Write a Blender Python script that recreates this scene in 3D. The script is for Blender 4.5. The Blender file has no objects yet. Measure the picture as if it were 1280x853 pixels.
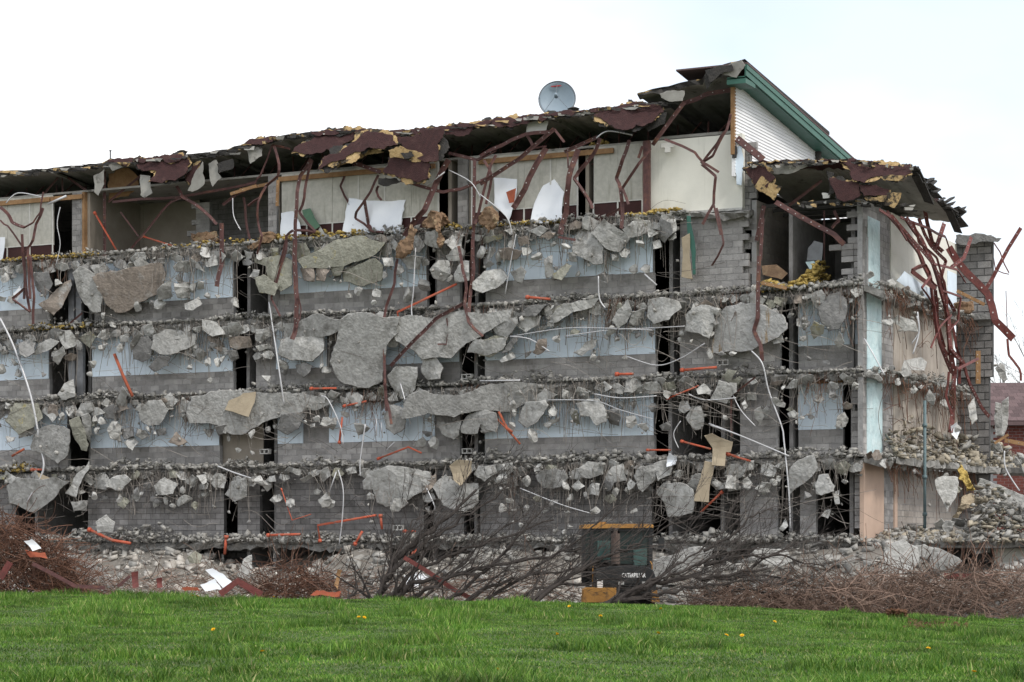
import bpy, math, random
import numpy as np
from mathutils import Vector
from mathutils.geometry import tessellate_polygon, delaunay_2d_cdt
random.seed(7); np.random.seed(7)
rnd = random.random
def U(a, b): return a + (b - a) * random.random()
SC = bpy.context.scene
COL = SC.collection
# ------------------------------------------------------------------ camera
FPX = 2700.0; CX = 640.0; HY = 678.0; CZ = 1.6
cam_d = bpy.data.cameras.new('camera'); cam = bpy.data.objects.new('camera', cam_d); COL.objects.link(cam)
cam.location = (0, 0, CZ); cam.rotation_euler = (math.radians(90), 0, 0)
cam_d.sensor_width = 36.0; cam_d.lens = FPX / 1280 * 36; cam_d.shift_y = (HY - 426.5) / 1280
cam_d.clip_end = 3000; cam_d.clip_start = 0.5
SC.camera = cam
# ------------------------------------------------------------------ sky and light
SUN_EL, SUN_AZ = 50.0, 140.0          # azimuth clockwise from +Y (the way the camera looks): behind the camera, to its right
wd = bpy.data.worlds.new('World'); SC.world = wd; wd.use_nodes = True
nt = wd.node_tree; nt.nodes.clear()
def N(nt, t, **k):
    n = nt.nodes.new(t)
    for a, b in k.items(): setattr(n, a, b)
    return n
out = N(nt, 'ShaderNodeOutputWorld'); bg = N(nt, 'ShaderNodeBackground'); bg.inputs[1].default_value = 0.09
sky = N(nt, 'ShaderNodeTexSky', sky_type='NISHITA'); sky.sun_disc = False
sky.sun_elevation = math.radians(SUN_EL); sky.sun_rotation = math.radians(SUN_AZ); sky.dust_density = 2.0
tc = N(nt, 'ShaderNodeTexCoord'); mp = N(nt, 'ShaderNodeMapping'); mp.inputs['Scale'].default_value = (-1.6, 1.6, 3.4); mp.inputs['Location'].default_value = (3.55, 0.2, 1.9)
nz = N(nt, 'ShaderNodeTexNoise'); nz.inputs['Scale'].default_value = 1.35; nz.inputs['Detail'].default_value = 5; nz.inputs['Roughness'].default_value = .5
rp = N(nt, 'ShaderNodeValToRGB'); rp.color_ramp.elements[0].position = .36; rp.color_ramp.elements[1].position = .60
rp.color_ramp.elements[0].color = (.45, .45, .45, 1); rp.color_ramp.elements[1].color = (1, 1, 1, 1)
nz2 = N(nt, 'ShaderNodeTexNoise'); nz2.inputs['Scale'].default_value = 4.0; nz2.inputs['Detail'].default_value = 6
cr = N(nt, 'ShaderNodeValToRGB'); cr.color_ramp.elements[0].position = .35; cr.color_ramp.elements[1].position = .6
cr.color_ramp.elements[0].color = (9.3, 9.55, 10.0, 1); cr.color_ramp.elements[1].color = (10.6, 10.6, 10.6, 1)
sc_ = N(nt, 'ShaderNodeMix', data_type='RGBA', blend_type='MULTIPLY'); sc_.inputs[0].default_value = 1; sc_.inputs[7].default_value = (1.5, 1.5, 1.5, 1)
mx = N(nt, 'ShaderNodeMix', data_type='RGBA')
L = nt.links.new
L(tc.outputs['Generated'], mp.inputs[0]); L(mp.outputs[0], nz.inputs[0]); L(mp.outputs[0], nz2.inputs[0]); L(nz.outputs[0], rp.inputs[0]); L(nz2.outputs[0], cr.inputs[0])
L(sky.outputs[0], sc_.inputs[6]); L(sc_.outputs[2], mx.inputs[6]); L(cr.outputs[0], mx.inputs[7]); L(rp.outputs[0], mx.inputs[0])
L(mx.outputs[2], bg.inputs[0]); L(bg.outputs[0], out.inputs[0])
sd = bpy.data.lights.new('sun', 'SUN'); sd.energy = 1.5; sd.angle = math.radians(11); sd.color = (1, .965, .91)
so = bpy.data.objects.new('sun', sd); COL.objects.link(so)
_a, _e = math.radians(SUN_AZ), math.radians(SUN_EL)
so.rotation_euler = Vector((math.sin(_a) * math.cos(_e), math.cos(_a) * math.cos(_e), math.sin(_e))).to_track_quat('Z', 'Y').to_euler()
so.location = (20, -20, 60)
SC.view_settings.view_transform = 'Standard'; SC.view_settings.look = 'None'; SC.view_settings.gamma = 1
SC.view_settings.use_curve_mapping = False; SC.view_settings.exposure = 0.66
SC.render.engine = 'CYCLES'; SC.cycles.max_bounces = 6; SC.cycles.diffuse_bounces = 3; SC.cycles.use_denoising = True
# ------------------------------------------------------------------ coordinates
# facade frame: s along the facade (to the right), o outwards (to the viewer), z up
_ux, _uy = 28.65, -14.0; _l = math.hypot(_ux, _uy); UX, UY = _ux / _l, _uy / _l
NX, NY = UY, -UX; P0X, P0Y = 7.32, 76.0
def W(s, o, z): return Vector((P0X + UX * s + NX * o, P0Y + UY * s + NY * o, z))
def FY(px, o):
    k = (px - CX) / FPX
    return (o + P0X * NX + P0Y * NY) / (k * NX + NY)
def F(px, py, o=0.0):                       # the point of the facade plane (offset o) seen at px, py of the survey photo
    Y = FY(px, o); return Vector(((px - CX) / FPX * Y, Y, CZ + (HY - py) / FPX * Y))
def S(px, o=0.0):
    p = F(px, 0, o); return (p.x - P0X) * UX + (p.y - P0Y) * UY
SCORN = S(1078)                              # the corner with the end wall
CORN = W(SCORN, 0, 0)
def G(px, py, d=0.0):                        # end wall plane, d outwards (along u)
    k = (px - CX) / FPX
    Y = (d + CORN.x * UX + CORN.y * UY) / (k * UX + UY)
    return Vector((k * Y, Y, CZ + (HY - py) / FPX * Y))
def E(t, d, z):                              # end wall frame: t metres back from the corner, d outwards
    return Vector((CORN.x - NX * t + UX * d, CORN.y - NY * t + UY * d, z))
def ET(px, d=0.0):
    p = G(px, 0, d); return (p.x - CORN.x) * -NX + (p.y - CORN.y) * -NY
def H(px, py, Y): return Vector(((px - CX) / FPX * Y, Y, CZ + (HY - py) / FPX * Y))
ZE, ZD, ZC, ZB, ZA = 1.62, 4.54, 7.46, 10.38, 13.30
ZCEIL = 15.95
REG = dict(R1=(0, 160, 3.9875), R2=(300, 140, 3.9875), R3=(600, 80, 3.9875), R4=(880, 60, 3.195), R5=(0, 320, 3.9875), R6=(320, 300, 3.9875),
           R7=(600, 260, 3.9875), R8=(880, 320, 3.195), Q1=(0, 480, 3.9875), Q2=(320, 480, 3.9875), Q3=(600, 460, 3.9875), Q4=(880, 520, 3.195),
           Q5=(0, 600, 3.2), Q6=(380, 600, 3.2), Q7=(640, 600, 3.9875), Q8=(1040, 240, 2.667), PX=(0, 0, 1))
def T(r, pts):
    x0, y0, k = REG[r]; return [(p[0] / k + x0, p[1] / k + y0) for p in pts]
# ------------------------------------------------------------------ materials
def M(name, c1, c2=None, scale=2.5, rough=.88, bump=.35, bscale=22, island=0.0, stain=None, sscale=.9, sth=(.55, .7), streak=False, metal=0, spec=.25, streak2=None, trans=0, objrand=0):
    m = bpy.data.materials.new(name); m.use_nodes = True; t = m.node_tree; b = t.nodes['Principled BSDF']; L = t.links.new
    b.inputs['Roughness'].default_value = rough; b.inputs['Metallic'].default_value = metal; b.inputs['Specular IOR Level'].default_value = spec
    c2 = c2 or tuple(x * .7 for x in c1)
    g = N(t, 'ShaderNodeNewGeometry')
    n1 = N(t, 'ShaderNodeTexNoise'); n1.inputs['Scale'].default_value = scale; n1.inputs['Detail'].default_value = 8; n1.inputs['Roughness'].default_value = .62
    L(g.outputs['Position'], n1.inputs['Vector'])
    r = N(t, 'ShaderNodeMapRange'); r.inputs[1].default_value = .32; r.inputs[2].default_value = .68; L(n1.outputs[0], r.inputs[0])
    a = N(t, 'ShaderNodeMix', data_type='RGBA'); a.inputs[6].default_value = (*c1, 1); a.inputs[7].default_value = (*c2, 1); L(r.outputs[0], a.inputs[0])
    col = a.outputs[2]
    for st, sc, th, sk in ((stain, sscale, sth, streak), (streak2, 1.6, (.52, .75), True)):
        if not st: continue
        n2 = N(t, 'ShaderNodeTexNoise'); n2.inputs['Scale'].default_value = sc; n2.inputs['Detail'].default_value = 6; n2.inputs['Roughness'].default_value = .65
        v = N(t, 'ShaderNodeMapping'); v.inputs['Scale'].default_value = (3, 3, .3) if sk else (1, 1, 1); v.inputs['Location'].default_value = (7.3, 1.1, 3.7)
        L(g.outputs['Position'], v.inputs[0]); L(v.outputs[0], n2.inputs['Vector'])
        r2 = N(t, 'ShaderNodeMapRange'); r2.inputs[1].default_value = th[0]; r2.inputs[2].default_value = th[1]; L(n2.outputs[0], r2.inputs[0])
        x = N(t, 'ShaderNodeMix', data_type='RGBA'); x.inputs[7].default_value = (*st, 1); L(r2.outputs[0], x.inputs[0]); L(col, x.inputs[6]); col = x.outputs[2]
    if island:
        r3 = N(t, 'ShaderNodeMapRange'); r3.inputs[3].default_value = 1 - island; r3.inputs[4].default_value = 1 + island; L(g.outputs['Random Per Island'], r3.inputs[0])
        h = N(t, 'ShaderNodeHueSaturation'); L(r3.outputs[0], h.inputs['Value']); L(col, h.inputs['Color']); col = h.outputs[0]
    if objrand:
        oi = N(t, 'ShaderNodeObjectInfo'); r4 = N(t, 'ShaderNodeMapRange'); r4.inputs[3].default_value = 1 - objrand; r4.inputs[4].default_value = 1 + objrand; L(oi.outputs['Random'], r4.inputs[0])
        h = N(t, 'ShaderNodeHueSaturation'); L(r4.outputs[0], h.inputs['Value']); L(col, h.inputs['Color']); col = h.outputs[0]
    L(col, b.inputs['Base Color'])
    if bump:
        n3 = N(t, 'ShaderNodeTexNoise'); n3.inputs['Scale'].default_value = bscale; n3.inputs['Detail'].default_value = 7; L(g.outputs['Position'], n3.inputs['Vector'])
        bm = N(t, 'ShaderNodeBump'); bm.inputs['Strength'].default_value = bump; bm.inputs['Distance'].default_value = .05; L(n3.outputs[0], bm.inputs['Height']); L(bm.outputs[0], b.inputs['Normal'])
    if trans: b.inputs['Transmission Weight'].default_value = trans
    return m
MT = {}
def mt(k, *a, **kw): MT[k] = M(k, *a, **kw)
mt('concrete', (.43, .425, .405), (.25, .245, .23), 5, bump=1, bscale=10, stain=(.16, .155, .14), sscale=1.4, sth=(.52, .7), objrand=.22)
mt('concrete_light', (.50, .495, .475), (.31, .305, .285), 5, bump=1, bscale=10, stain=(.22, .215, .195), sscale=1.5, sth=(.53, .7), objrand=.2)
mt('concrete_green', (.33, .325, .27), (.21, .205, .165), 6, bump=.9, bscale=12, stain=(.36, .30, .10), sscale=1.9, sth=(.6, .70), objrand=.12)
mt('concrete_brown', (.30, .255, .215), (.19, .16, .135), 5, bump=.8, bscale=12, stain=(.36, .345, .325), sscale=1.5, sth=(.55, .68), objrand=.12)
mt('concrete_dark', (.27, .265, .255), (.16, .157, .152), 6, bump=.8, bscale=12, objrand=.15)
mt('concrete_rust', (.46, .455, .44), (.31, .305, .295), 6, bump=.8, bscale=12, stain=(.26, .17, .075), sscale=.7, sth=(.58, .66), streak=True)
mt('slab', (.34, .33, .31), (.17, .165, .155), 5, bump=1, bscale=8, stain=(.12, .115, .105), sscale=1.6, sth=(.5, .7))
mt('rubble', (.38, .37, .345), (.22, .21, .19), 4, bump=.5, island=.32)
mt('rubble_tan', (.36, .32, .25), (.20, .175, .135), 4, bump=.5, island=.5)
mt('rubble_white', (.46, .435, .395), (.26, .235, .205), 4, bump=.5, island=.5)
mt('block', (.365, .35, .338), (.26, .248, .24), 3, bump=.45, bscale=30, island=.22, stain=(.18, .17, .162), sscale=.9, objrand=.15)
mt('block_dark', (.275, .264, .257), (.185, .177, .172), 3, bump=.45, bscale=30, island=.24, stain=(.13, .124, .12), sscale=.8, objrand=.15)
mt('cab_green', (.07, .125, .115), (.045, .085, .08), 3, rough=.2, bump=0, spec=.3)
mt('block_tan', (.37, .335, .30), (.29, .26, .235), 1.5, bump=.3, island=.05, stain=(.22, .195, .17), sscale=.7)
mt('mortar', (.36, .355, .35), (.25, .245, .24), 5)
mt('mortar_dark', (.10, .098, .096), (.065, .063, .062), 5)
mt('blue_panel', (.75, .845, .93), (.66, .755, .84), 1.2, rough=.7, bump=.15, stain=(.45, .51, .565), sscale=2.1, sth=(.56, .85), streak=True, objrand=.06)
mt('turquoise', (.50, .66, .68), (.64, .76, .77), 2.5, rough=.6, bump=.8, bscale=6, stain=(.34, .46, .48), sscale=1.5)
mt('peach', (.55, .40, .31), (.46, .34, .27), 1, bump=.1)
mt('cream', (.74, .725, .65), (.66, .645, .575), 1.2, rough=.7, bump=.08, stain=(.50, .485, .42), sscale=1.1, sth=(.58, .8), streak=True)
mt('grey_board', (.52, .505, .45), (.40, .39, .345), 6, rough=.8, bump=.15, stain=(.31, .30, .25), sscale=1.2, streak=True)
mt('tan_wall', (.34, .30, .25), (.27, .235, .195), 1.5, bump=.1)
mt('end_beige', (.45, .40, .345), (.37, .325, .28), 1.4, bump=.15, stain=(.27, .225, .18), sscale=1.1, sth=(.5, .75), streak=True)
mt('maroon', (.055, .018, .016), (.035, .012, .012), 3, rough=.6, bump=.05)
mt('white_trim', (.62, .61, .57), (.5, .49, .46), 3, rough=.6, bump=.05)
mt('shingle', (.060, .027, .026), (.038, .019, .019), 6, bump=.7, bscale=30, stain=(.085, .045, .04), sscale=2)
mt('torn_wood', (.46, .335, .17), (.33, .22, .10), 6, bump=.8, bscale=16, stain=(.05, .04, .03), sscale=2.2, sth=(.5, .57))
mt('tar', (.03, .029, .028), (.055, .05, .045), 6, bump=.8, rough=.8)
mt('deck_under', (.34, .33, .30), (.23, .22, .20), 2, bump=.2, stain=(.08, .075, .065), sscale=1.5, sth=(.58, .68))
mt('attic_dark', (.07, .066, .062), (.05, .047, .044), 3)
mt('timber', (.33, .20, .10), (.23, .13, .065), 5, bump=.3)
mt('steel', (.120, .050, .045), (.062, .028, .026), 6, rough=.62, bump=.35, stain=(.17, .075, .045), sscale=3, spec=.4)
mt('steel_red', (.17, .05, .042), (.10, .033, .03), 5, rough=.6, bump=.25, stain=(.09, .035, .03), sscale=3)
mt('steel_grey', (.22, .225, .235), (.15, .153, .16), 4, rough=.5, bump=.1, metal=.3)
mt('hole_light_paint', (.62, .60, .58), (.45, .43, .42), 3)  # pale colour stands in for brightness seen through punched holes
mt('orange_pipe', (.52, .115, .06), (.37, .08, .045), 5, rough=.6, bump=.2, stain=(.27, .14, .10), sscale=3.5, sth=(.5, .66))
mt('white_conduit', (.60, .60, .61), (.47, .47, .48), 4, rough=.45, bump=.05, metal=.2)
mt('teal_pipe', (.14, .20, .21), (.10, .14, .15), 3, rough=.5)
mt('rebar_grey', (.26, .235, .21), (.13, .115, .10), 3, rough=.8, bump=0, island=.6)
mt('rebar_rust', (.145, .075, .048), (.075, .04, .029), 2, rough=.9, bump=0, island=.55)
mt('brush', (.21, .145, .11), (.12, .08, .063), 2, rough=.9, bump=0, island=.45)
mt('bark', (.062, .052, .046), (.036, .031, .028), 8, rough=.9, bump=.5)
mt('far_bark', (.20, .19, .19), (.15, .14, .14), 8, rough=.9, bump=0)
mt('kraft', (.27, .175, .105), (.15, .095, .06), 4, rough=.85, bump=1, bscale=7, stain=(.36, .28, .17), sscale=2.2)
mt('batt', (.54, .40, .13), (.34, .24, .075), 7, rough=1, bump=1, bscale=18, island=.35)
mt('white_sheet', (.80, .82, .84), (.70, .73, .77), .8, rough=.35, bump=.06, bscale=3, stain=(.42, .47, .52), sscale=1.1, sth=(.62, .75), metal=.15)
mt('green_sheet', (.12, .22, .14), (.09, .16, .11), 3)
mt('red_rust', (.40, .11, .06), (.28, .08, .045), 4)
mt('cardboard', (.42, .35, .25), (.33, .27, .19), 3, bump=.3)
mt('siding', (.80, .80, .80), (.74, .745, .75), 1, rough=.55, bump=.03)
mt('green_trim', (.055, .15, .115), (.04, .115, .09), 1.5, rough=.5, bump=.05)
mt('dish', (.25, .31, .36), (.21, .265, .31), 1.5, rough=.5, bump=.05)
mt('dish_red', (.4, .03, .03), rough=.5, bump=0)
mt('cat_yellow', (.43, .225, .06), (.30, .15, .045), 3, rough=.6, bump=.2, stain=(.13, .08, .045), sscale=4)
mt('black_paint', (.020, .021, .022), (.034, .035, .035), 4, rough=.45, bump=.1)
mt('letter_white', (.82, .82, .80), (.74, .74, .73), 5, bump=0)
mt('lamp_glass', (.45, .45, .43), rough=.2, bump=0)
mt('cab_glass', (.02, .03, .03), (.03, .042, .04), 2, rough=.12, bump=0, spec=.3)
mt('rust_stack', (.13, .10, .085), (.09, .065, .055), 6)
mt('rubber', (.025, .024, .023), rough=.9)
mt('brick_red', (.15, .05, .04), (.11, .037, .03), 3, island=.2)
mt('far_roof', (.125, .085, .085), (.10, .07, .07), 4, island=.25)
mt('soil', (.15, .135, .115), (.20, .185, .165), 2.2, bump=1, bscale=6, stain=(.30, .29, .275), sscale=2.0)
mt('lawn_soil', (.055, .09, .022), (.07, .10, .03), 2, bump=.5)
mt('mud', (.13, .065, .035), (.09, .045, .025), 4, bump=.8)
mt('petal', (.80, .50, .02), (.7, .4, .01), 4, bump=0)
mt('stem', (.10, .2, .04), bump=0)
# ------------------------------------------------------------------ mesh building
class MB:
    def __init__(s): s.v = []; s.f = []; s.m = []
    def add(s, vs, fs, m=0):
        b = len(s.v); s.v += [tuple(p) for p in vs]; s.f += [tuple(i + b for i in f) for f in fs]; s.m += [m] * len(fs); return s
    def box(s, o, a, b, c, m=0):        # corner o and three edge vectors
        o, a, b, c = Vector(o), Vector(a), Vector(b), Vector(c)
        vs = [o, o + a, o + a + b, o + b, o + c, o + a + c, o + a + b + c, o + b + c]
        f = [(0, 3, 2, 1), (4, 5, 6, 7), (0, 1, 5, 4), (1, 2, 6, 5), (2, 3, 7, 6), (3, 0, 4, 7)]
        if a.cross(b).dot(c) < 0: f = [q[::-1] for q in f]
        return s.add(vs, f, m)
    def fbox(s, s0, s1, o0, o1, z0, z1, m=0):       # a box in the facade frame
        return s.box(W(s0, o0, z0), W(s1, o0, z0) - W(s0, o0, z0), W(s0, o1, z0) - W(s0, o0, z0), (0, 0, z1 - z0), m)
    def ebox(s, t0, t1, d0, d1, z0, z1, m=0):       # a box in the end wall frame
        return s.box(E(t0, d0, z0), E(t1, d0, z0) - E(t0, d0, z0), E(t0, d1, z0) - E(t0, d0, z0), (0, 0, z1 - z0), m)
    def sweep(s, pts, prof, m=0, cap=True, scale=None):     # prof: list of (a, b) across the path
        pts = [Vector(p) for p in pts]; n = len(prof); vs = []; prev = None
        for i, p in enumerate(pts):
            d = (pts[min(i + 1, len(pts) - 1)] - pts[max(i - 1, 0)])
            if d.length < 1e-6: d = Vector((0, 0, 1))
            d.normalize()
            if prev is None:
                x = d.cross(Vector((0, 1, 0)))
                if x.length < .2: x = d.cross(Vector((1, 0, 0)))
            else: x = prev - d * prev.dot(d)
            x.normalize(); y = d.cross(x); prev = x; k = 1 if scale is None else scale[i]
            vs += [p + x * a * k + y * b * k for a, b in prof]
        fs = []
        for i in range(len(pts) - 1):
            for j in range(n): fs.append((i * n + j, i * n + (j + 1) % n, (i + 1) * n + (j + 1) % n, (i + 1) * n + j))
        if cap: fs.append(tuple(range(n))[::-1]); fs.append(tuple((len(pts) - 1) * n + j for j in range(n)))
        return s.add(vs, fs, m)
    def tube(s, pts, r, k=6, m=0, cap=True, scale=None):
        return s.sweep(pts, [(r * math.cos(2 * math.pi * j / k), r * math.sin(2 * math.pi * j / k)) for j in range(k)], m, cap, scale)
def link(o, parent=None):
    COL.objects.link(o)
    if parent: o.parent = parent
    return o
def world_loc(o):
    v = Vector((0, 0, 0))
    while o: v += o.location; o = o.parent
    return v
def tag(o, label=None, cat=None, group=None, kind=None):
    for k, v in (('label', label), ('category', cat), ('group', group), ('kind', kind)):
        if v: o[k] = v
    return o
def mk(name, mb, mats, parent=None, label=None, cat=None, group=None, kind=None, smooth=False):
    if isinstance(mb, MB): v, f, mi = np.array(mb.v, dtype=np.float64), mb.f, mb.m
    else: v, f, mi = mb
    v = np.asarray(v, dtype=np.float64); lo, hi = v.min(0), v.max(0); c = Vector(((lo[0] + hi[0]) / 2, (lo[1] + hi[1]) / 2, lo[2]))
    me = bpy.data.meshes.new(name); vv = v - np.array(c)
    if isinstance(f, np.ndarray):
        nf, k = f.shape; me.vertices.add(len(vv)); me.vertices.foreach_set('co', vv.astype(np.float32).ravel())
        me.loops.add(nf * k); me.loops.foreach_set('vertex_index', f.astype(np.int32).ravel()); me.polygons.add(nf)
        me.polygons.foreach_set('loop_start', np.arange(0, nf * k, k, dtype=np.int32)); me.update(calc_edges=True)
    else:
        me.from_pydata(vv.tolist(), [], f)
    if not isinstance(mats, (list, tuple)): mats = [mats]
    for x in mats: me.materials.append(MT[x])
    if mi is not None and len(mats) > 1: me.polygons.foreach_set('material_index', np.array(mi, dtype=np.int32))
    if smooth: me.polygons.foreach_set('use_smooth', np.ones(len(me.polygons), dtype=bool))
    me.update()
    o = bpy.data.objects.new(name, me); link(o, parent); o.location = c - (world_loc(parent) if parent else Vector((0, 0, 0)))
    return tag(o, label, cat, group, kind)
def empty(name, loc, label=None, cat=None, group=None):
    o = bpy.data.objects.new(name, None); o.empty_display_size = .3; link(o); o.location = loc; return tag(o, label, cat, group)
ORD1 = ['zeroth', 'first', 'second', 'third', 'fourth', 'fifth', 'sixth', 'seventh', 'eighth', 'ninth', 'tenth', 'eleventh', 'twelfth', 'thirteenth', 'fourteenth', 'fifteenth', 'sixteenth', 'seventeenth', 'eighteenth', 'nineteenth']
def ordw(n):
    if n < 20: return ORD1[n]
    t, u = divmod(n, 10); tn = ['', '', 'twent', 'thirt', 'fort', 'fift', 'sixt', 'sevent', 'eight', 'ninet'][t]
    return tn + 'ieth' if u == 0 else tn + 'y-' + ORD1[u]
# a plate or broken piece whose outline is given in survey pixels on the facade (or another) plane
def outline(pts, step=9, jit=1.1):
    def split(a, b, amp):
        d = math.hypot(b[0] - a[0], b[1] - a[1])
        if d < step: return [a]
        t = U(.35, .65); k = U(-amp, amp) * d; m = (a[0] + (b[0] - a[0]) * t - (b[1] - a[1]) / d * k, a[1] + (b[1] - a[1]) * t + (b[0] - a[0]) / d * k)
        return split(a, m, amp) + split(m, b, amp)
    r = []; n = len(pts)
    for i in range(n): r += split(pts[i], pts[(i + 1) % n], .1 * jit)
    return r
def piece(pts, o, th=.16, tilt=(0, 0), plane=F, step=9, jit=1.1, inset=.06, mb=None, m=0, mrim=None, curl=0, relief=0, ref=None):
    mb = mb or MB(); ol = outline(pts, step, jit); n = len(ol)
    if sum(ol[i][0] * ol[(i + 1) % n][1] - ol[(i + 1) % n][0] * ol[i][1] for i in range(n)) > 0: ol = ol[::-1]     # counter-clockwise seen from the front
    cx = sum(p[0] for p in ol) / n; cy = sum(p[1] for p in ol) / n; sz = max(max(abs(p[0] - cx) for p in ol), max(abs(p[1] - cy) for p in ol), 1)
    rx, ry = ref or (cx, cy)
    def P(x, y, k, d):
        X, Y = cx + (x - cx) * k, cy + (y - cy) * k
        dd = (X - rx) / 35 * tilt[0] + (Y - ry) / 35 * tilt[1] + curl * ((Y - ry) / sz) ** 2
        return plane(X, Y, o + dd + d)
    rf = relief * th; pl = [(U(-1, 1), U(-1, 1), U(-.2, .7)) for _ in range(3)]; sd = U(0, 99); amp = min(th, .22)
    def dep(x, y):                          # broken face: a flat with planes split off it and a little roughness
        if not relief: return 0
        X, Y = (x - cx) / sz, (y - cy) / sz; d = min(0, *[(q[2] - q[0] * X - q[1] * Y) * .9 for q in pl])
        return amp * (d * min(1, relief * 3) + (float(nz2d(np.float64(X * 2.3 + sd), np.float64(Y * 2.3), 4)) - .5) * relief * 1.1 + U(-.5, .5) * relief * .45)
    v = []
    for x, y in ol: k = 1 - inset * U(.4, 1.7); v.append(P(x, y, k, th * .5 + dep(x, y)))
    v += [P(x, y, 1 + U(-.01, .01), th * U(.1, .3) + min(0, dep(x, y))) for x, y in ol] + [P(x, y, 1 + U(-.06, .04), -th * U(.3, .5)) for x, y in ol]
    f = []; mm = []; rim = m if mrim is None else mrim
    if relief:
        inner = []; g = max(step * 1.25, sz / 7)
        for gx in np.arange(min(p[0] for p in ol), max(p[0] for p in ol), g):
            for gy in np.arange(min(p[1] for p in ol), max(p[1] for p in ol), g):
                x, y = gx + U(-.4, .4) * g, gy + U(-.4, .4) * g; ins = False
                for i in range(n):
                    (x1, y1), (x2, y2) = ol[i], ol[i - 1]
                    if (y1 > y) != (y2 > y) and x < (x2 - x1) * (y - y1) / (y2 - y1) + x1: ins = not ins
                if ins and min((x - p[0]) ** 2 + (y - p[1]) ** 2 for p in ol) > (g * .5) ** 2: inner.append((x, y))
        res = delaunay_2d_cdt([Vector(p) for p in ol] + [Vector(p) for p in inner], [], [list(range(n))], 1, 1e-5)
        mp = {}; e0 = len(v)
        for i, og in enumerate(res[3]):
            h = [q for q in og if q < n]
            if h: mp[i] = h[0]
            else: x, y = res[0][i]; v.append(P(x, y, 1, th * .5 + dep(x, y))); mp[i] = len(v) - 1
        for t in res[2]:
            q = [res[0][i] for i in t[:3]]; cr_ = (q[1][0] - q[0][0]) * (q[2][1] - q[0][1]) - (q[2][0] - q[0][0]) * (q[1][1] - q[0][1])
            t = [mp[i] for i in t]; f.append(tuple(t[::-1]) if cr_ > 0 else tuple(t)); mm.append(m)
    for t in tessellate_polygon([[Vector((x, y, 0)) for x, y in ol]]):
        a, b, c = t
        if (ol[b][0] - ol[a][0]) * (ol[c][1] - ol[a][1]) - (ol[c][0] - ol[a][0]) * (ol[b][1] - ol[a][1]) > 0: t = (a, c, b)
        if not relief: f.append(t); mm.append(m)
        f.append((2 * n + t[0], 2 * n + t[2], 2 * n + t[1])); mm.append(rim)
    for k in (0, 1):
        for i in range(n):
            j = (i + 1) % n; f.append((k * n + i, (k + 1) * n + i, (k + 1) * n + j, k * n + j)); mm.append(rim)
    b = len(mb.v); mb.v += [tuple(p) for p in v]; mb.f += [tuple(i + b for i in q) for q in f]; mb.m += mm
    return mb
# rocks: jittered icosahedra, many joined in one sheet of rubble
_p = (1 + 5 ** .5) / 2
ICO = np.array([(-1, _p, 0), (1, _p, 0), (-1, -_p, 0), (1, -_p, 0), (0, -1, _p), (0, 1, _p), (0, -1, -_p), (0, 1, -_p), (_p, 0, -1), (_p, 0, 1), (-_p, 0, -1), (-_p, 0, 1)]) / math.hypot(1, _p)
ICF = np.array([(0, 11, 5), (0, 5, 1), (0, 1, 7), (0, 7, 10), (0, 10, 11), (1, 5, 9), (5, 11, 4), (11, 10, 2), (10, 7, 6), (7, 1, 8), (3, 9, 4), (3, 4, 2), (3, 2, 6), (3, 6, 8), (3, 8, 9), (4, 9, 5), (2, 4, 11), (6, 2, 10), (8, 6, 7), (9, 8, 1)])
CUB = np.array([(x, y, z) for x in (-1, 1) for y in (-1, 1) for z in (-1, 1)]) * .62
CUF = np.array([(0, 1, 3), (0, 3, 2), (4, 6, 7), (4, 7, 5), (0, 4, 5), (0, 5, 1), (2, 3, 7), (2, 7, 6), (0, 2, 6), (0, 6, 4), (1, 5, 7), (1, 7, 3)])
def rocks(pos, size, flat=.65, cub=.8):
    pos = np.asarray(pos); size = np.asarray(size); k = int(len(pos) * cub); n = len(pos) - k
    a = rocks_(pos[:n], size[:n], flat, ICO, ICF); b = rocks_(pos[n:], size[n:], flat * .85, CUB, CUF)
    return np.concatenate([a[0], b[0]]), np.concatenate([a[1], b[1] + len(a[0])]), None
def rocks_(pos, size, flat, ICO, ICF):
    pos = np.asarray(pos); n = len(pos); size = np.asarray(size)
    K = len(ICO); v = ICO[None] * np.random.uniform(.55, 1.25, (n, K, 1)) + np.random.normal(0, .17, (n, K, 3)); ax = np.random.uniform(.55, 1.25, (n, 1, 3)); ax[:, :, 2] *= flat; v = v * ax
    a = np.random.uniform(0, 6.28, n); b = np.random.normal(0, .7, n); ca, sa, cb, sb = np.cos(a), np.sin(a), np.cos(b), np.sin(b)
    x = v[..., 0] * cb[:, None] - v[..., 2] * sb[:, None]; z = v[..., 0] * sb[:, None] + v[..., 2] * cb[:, None]; y = v[..., 1]
    w = np.stack([x * ca[:, None] - y * sa[:, None], x * sa[:, None] + y * ca[:, None], z], -1) * size[:, None, None] + pos[:, None]
    f = ICF[None] + (np.arange(n) * K)[:, None, None]
    return w.reshape(-1, 3), f.reshape(-1, 3), None
def nz1(x, seed=0):                        # smooth 1-d noise, numpy
    x = np.asarray(x, dtype=float); i = np.floor(x); t = x - i; t = t * t * (3 - 2 * t)
    h = lambda k: np.modf(np.abs(np.sin((k + seed * 17.13) * 127.1) * 43758.5453))[0]
    return h(i) * (1 - t) + h(i + 1) * t
def nz2d(x, y, seed=0):
    xi, yi = np.floor(x), np.floor(y); a, b = x - xi, y - yi; a = a * a * (3 - 2 * a); b = b * b * (3 - 2 * b)
    h = lambda p, q: np.modf(np.abs(np.sin(p * 127.1 + q * 311.7 + seed * 74.7) * 43758.5453))[0]
    return (h(xi, yi) * (1 - a) + h(xi + 1, yi) * a) * (1 - b) + (h(xi, yi + 1) * (1 - a) + h(xi + 1, yi + 1) * a) * b

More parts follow.
